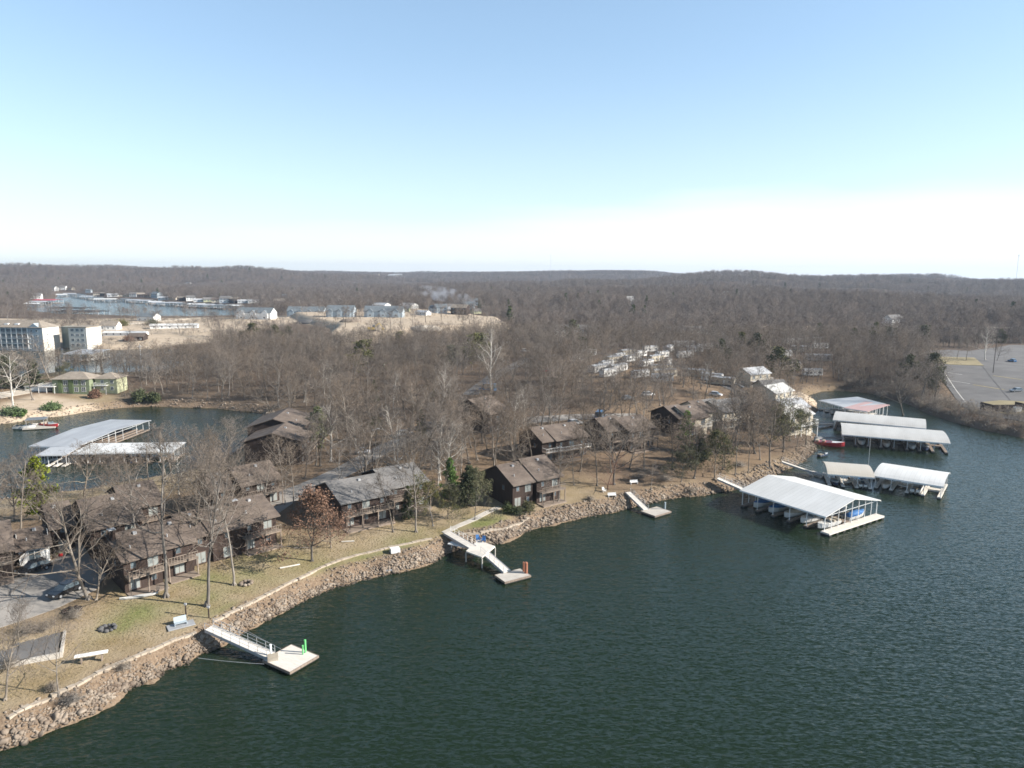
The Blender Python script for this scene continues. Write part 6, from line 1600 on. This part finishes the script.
def woods(name, pts, hts, variants, weights, seed, label):
    """one object: loose points, each drawn as one of the small trees that the same mesh carries"""
    rs_ = np.random.RandomState(seed); n = len(pts)
    Vs, Ts, Mi, vid, off = [np.array(pts)], [], [], [np.full(n, -1)], n; mats = []
    for k, (v, t, mi, ms) in enumerate(variants):
        Vs.append(v); Ts.append(t + off); off += len(v); vid.append(np.full(len(v), k)); Mi.append(mi + len(mats)); mats += ms
    me = np_mesh(name, np.concatenate(Vs), np.concatenate(Ts), mats, np.concatenate(Mi))
    m_all = off
    def at(nm, typ, val):
        a = me.attributes.new(nm, typ, 'POINT'); a.data.foreach_set('value', val)
    at('variant', 'INT', np.concatenate(vid).astype(np.int32))
    pk = np.concatenate([rs_.choice(len(variants), n, p=np.array(weights) / sum(weights)), np.full(m_all - n, -1)]).astype(np.int32); at('pick', 'INT', pk)
    at('size', 'FLOAT', np.concatenate([hts, np.ones(m_all - n)]).astype(np.float32)); at('turn', 'FLOAT', rs_.uniform(0, 6.28, m_all).astype(np.float32)); at('wide', 'FLOAT', rs_.uniform(.85, 1.3, m_all).astype(np.float32))
    o = bpy.data.objects.new(name, me); COL.objects.link(o)
    ng = bpy.data.node_groups.new(name, 'GeometryNodeTree'); ng.interface.new_socket('Geometry', in_out='INPUT', socket_type='NodeSocketGeometry'); ng.interface.new_socket('Geometry', in_out='OUTPUT', socket_type='NodeSocketGeometry')
    N, L = ng.nodes.new, ng.links.new; gi, go = N('NodeGroupInput'), N('NodeGroupOutput'); jn = N('GeometryNodeJoinGeometry')
    def named(nm, typ):
        q = N('GeometryNodeInputNamedAttribute'); q.data_type = typ; q.inputs[0].default_value = nm; return q.outputs[0]
    def eq(s_, v):
        q = N('FunctionNodeCompare'); q.data_type = 'INT'; q.operation = 'EQUAL'; L(s_, q.inputs[2]); q.inputs[3].default_value = v; return q.outputs[0]
    va, pi_ = named('variant', 'INT'), named('pick', 'INT'); sz, tu_, wd = named('size', 'FLOAT'), named('turn', 'FLOAT'), named('wide', 'FLOAT')
    mul = N('ShaderNodeMath'); mul.operation = 'MULTIPLY'; L(sz, mul.inputs[0]); L(wd, mul.inputs[1])
    cs = N('ShaderNodeCombineXYZ'); L(mul.outputs[0], cs.inputs[0]); L(mul.outputs[0], cs.inputs[1]); L(sz, cs.inputs[2]); cr = N('ShaderNodeCombineXYZ'); L(tu_, cr.inputs[2])
    er = N('FunctionNodeEulerToRotation'); L(cr.outputs[0], er.inputs[0])
    for k in range(len(variants)):
        s1 = N('GeometryNodeSeparateGeometry'); s1.domain = 'POINT'; L(gi.outputs[0], s1.inputs[0]); L(eq(va, k), s1.inputs[1])
        ip = N('GeometryNodeInstanceOnPoints'); s2 = N('GeometryNodeSeparateGeometry'); s2.domain = 'POINT'; L(gi.outputs[0], s2.inputs[0]); L(eq(pi_, k), s2.inputs[1])
        L(s2.outputs[0], ip.inputs['Points']); L(s1.outputs[0], ip.inputs['Instance']); L(er.outputs[0], ip.inputs['Rotation']); L(cs.outputs[0], ip.inputs['Scale']); L(ip.outputs[0], jn.inputs[0])
    L(jn.outputs[0], go.inputs[0])
    md = o.modifiers.new('scatter', 'NODES'); md.node_group = ng
    return tag(o, label, None, None, 'stuff')
def unit(TR, CRn, tm, cm, extra=None):
    tv, tt = TR.arrays(); cv, ct = CRn.arrays(); V = np.concatenate([tv, cv]); T = np.concatenate([tt, ct + len(tv)]); mi = np.concatenate([np.zeros(len(tt)), np.ones(len(ct))]); ms = [tm, cm]
    if extra: ev, et, em = extra; T = np.concatenate([T, et + len(V)]); V = np.concatenate([V, ev]); mi = np.concatenate([mi, np.full(len(et), 2)]); ms = ms + [em]
    return V / V[:, 2].max(), T, mi, ms
midv = []
for k in range(5):
    a, b, t_ = grow_tree(700 + k, counts=(12, 6, 5, 2), spread=(1.2, 1.35, 1.05, 1.3, 1.15)[k], clear=(.25, .15, .3, .22, .28)[k], sides=(5, 4, 3, 3, 3), tipr=.03, thick=1.2); midv.append(unit(a, b, bark, twig))
a, b, t_ = grow_tree(720, counts=(11, 6, 4), clear=.15, sides=(5, 4, 3, 3, 3), tipr=.03); v, f = leafy(t_ or [(0, 0, 8)], 1500, .45, .6, 2); midv.append(unit(a, b, bark, twig, (v, f, olive)))
farv = []
for k in range(5):
    a, b, t_ = grow_tree(800 + k, counts=(11, 6, 5), spread=(1.3, 1.4, 1.15, 1.3, 1.25)[k], clear=.18, sides=(4, 3, 3, 3, 3), tipr=.075, thick=1.5); farv.append(unit(a, b, bark, twig_far))
rn = random.Random(3); pts_ = [(math.cos(a) * r_, math.sin(a) * r_, z_) for z_, r_, a in [((1 + 11 * (i / 60)), rn.uniform(.2, 3.4) * (1 - i / 66), rn.uniform(0, 6.28)) for i in range(60)]]
tb = TB(); tb.add((0, 0, -.3), (0, 0, 12), .2, .05, 4); tc_ = TB(); tc_.add((0, 0, 3), (1, 0, 5), .05, .02, 4); v, f = leafy(pts_, 420, .75, .45, 6); farv.append(unit(tb, tc_, bark, twig_far, (v, f, pine_g)))
if len(rest): woods('bare_woods', rest, rs.uniform(10, 16.5, len(rest)), midv, [1, 1, 1, 1, 1, .1], 5, 'wood of bare grey trees behind the nearer single trees')
woods('forest', np.stack([Q[:, 0], Q[:, 1], ZQ - .2], 1), rs.uniform(9, 15, len(Q)) * (1 + np.hypot(Q[:, 0], Q[:, 1]) / 12000), farv, [1, 1, 1, 1, 1, .02], 6, 'bare grey-brown forest covering the far hills')

bushv = []
for k in range(3):
    a, b, t_ = grow_tree(860 + k, H=3.0, counts=(9, 7, 6), spread=1.9, clear=.02, sides=(3, 3, 3, 3, 3), tipr=.02, thick=1.0, curl=1.6); bushv.append(unit(a, b, twig, straw_m))
U = jitter_grid(-260, 330, 110, 430, 2.6); U = U[np.abs(np.arctan2(U[:, 0], U[:, 1])) < .74]
du = shore(U[:, 0], U[:, 1]); ru = np.hypot(U[:, 0], U[:, 1]); sandz = None; bankz = in_any(U, [polyw([(838, 394), (860, 385), (900, 390), (935, 400), (955, 408), (985, 418), (1100, 424), (1100, 450), (1024, 442), (940, 422), (900, 404)], 1)])
U = U[(du > 1.2) & ((in_any(U, pd_) & (rs.rand(len(U)) < .42 * (fbm(U[:, 0] / 14, U[:, 1] / 14, 3) > .42))) | (bankz & (rs.rand(len(U)) < 1.1))) & ~in_any(U, pc_[10:]) & clear_of(U, -.5)]
print('undergrowth', len(U))
woods('undergrowth', np.stack([U[:, 0], U[:, 1], height(U[:, 0], U[:, 1]) - .1], 1), rs.uniform(1.2, 3.2, len(U)) * np.where(U[:, 0] > 90, 1.45, 1), bushv, [1, 1, 1], 8, 'grey leafless brush under the woods and on the right cove bank')

U2 = jitter_grid(-420, 0, 430, 760, 6); U2 = U2[in_any(U2, [polyw([(0, 345), (0, 320), (240, 319), (300, 324), (300, 345)], 5)]) & (fbm(U2[:, 0] / 25, U2[:, 1] / 25, 3) > .5)]; U2 = U2[(shore(U2[:, 0], U2[:, 1]) > 3) & clear_of(U2, 0)]
if len(U2): woods('undergrowth', np.stack([U2[:, 0], U2[:, 1], height(U2[:, 0], U2[:, 1]) - .1], 1), rs.uniform(1.5, 4, len(U2)), bushv, [1, 1, 1], 9, 'low brown brush dotted over the pale gravel below the far lake')

# dry grass and leaf-litter tufts on the near lawns
pg = jitter_grid(-75, 40, 55, 130, .42); dg = shore(pg[:, 0], pg[:, 1]); dg_ok = (dg > 5.2) & (dg < 26) & clear_of(pg, -1.5) & (rs.rand(len(pg)) < .5) & ~in_any(pg, [polyw([(-60, 570), (0, 580), (118, 540), (112, 580), (60, 612), (0, 632), (-60, 650)], 4)])
pg = pg[dg_ok]; zg_ = height(pg[:, 0], pg[:, 1]); n = len(pg)
if n:
    a = rs.uniform(0, 6.28, (n, 5)); l_ = rs.uniform(.05, .16, (n, 5)); c = np.stack([pg[:, 0], pg[:, 1], zg_], 1)[:, None]; dx = np.stack([np.cos(a), np.sin(a), np.zeros_like(a)], -1)
    V = np.stack([c + dx * .05, c - dx * .05 + (0, 0, .0), c + np.stack([np.cos(a + 1.3) * .08, np.sin(a + 1.3) * .08, l_], -1)], 2).reshape(-1, 3); T = np.arange(len(V)).reshape(-1, 3)
    o = bpy.data.objects.new('dry_grass', np_mesh('dry_grass', V, T, mat('dry_grass', (.21, .18, .085), .95, col2=(.34, .28, .16), scale=.4))); COL.objects.link(o); tag(o, 'short dry grass over the near lawns', None, None, 'stuff')

#@@AIR
# smoke drifting from a chimney or a brush fire in the village
x, y, z = G(462, 308)
def smoke():
    V, F_ = ico(3); V = V.copy(); V[:, 0] = V[:, 0] * 26 - (V[:, 2] + 1) * 18; V[:, 1] *= 10; V[:, 2] = (V[:, 2] + 1) * 11
    m = bpy.data.materials.new('smoke'); m.use_nodes = True; nt = m.node_tree; nt.nodes.remove(nt.nodes['Principled BSDF']); N, L = nt.nodes.new, nt.links.new
    pv = N('ShaderNodeVolumePrincipled'); pv.inputs['Color'].default_value = (.75, .8, .9, 1); t = N('ShaderNodeTexCoord'); no = N('ShaderNodeTexNoise'); no.inputs['Scale'].default_value = .09; no.inputs['Detail'].default_value = 4
    L(t.outputs['Object'], no.inputs[0]); rr = N('ShaderNodeMapRange'); rr.inputs[1].default_value = .48; rr.inputs[2].default_value = .72; rr.inputs[4].default_value = .11; L(no.outputs[0], rr.inputs[0]); L(rr.outputs[0], pv.inputs['Density']); L(pv.outputs[0], nt.nodes['Material Output'].inputs['Volume'])
    o = bpy.data.objects.new('smoke', np_mesh('smoke', V, F_, m)); COL.objects.link(o); o.location = (x, y, z + 3); tag(o, 'wisp of blue-white smoke rising over the far village', None, None, 'stuff')
smoke()
def haze():
    m = bpy.data.materials.new('haze'); m.use_nodes = True; nt = m.node_tree; nt.nodes.remove(nt.nodes['Principled BSDF'])
    pv = nt.nodes.new('ShaderNodeVolumePrincipled'); pv.inputs['Color'].default_value = (.66, .8, 1, 1); pv.inputs['Density'].default_value = HAZE_D; pv.inputs['Anisotropy'].default_value = .2
    nt.links.new(pv.outputs[0], nt.nodes['Material Output'].inputs['Volume'])
    o = MB().box(0, 0, -175, 19000, 19000, 335).build('haze', m); tag(o, 'thin blue winter haze between the camera and the hills', None, None, 'stuff')
HAZE_D = 8e-5
haze()
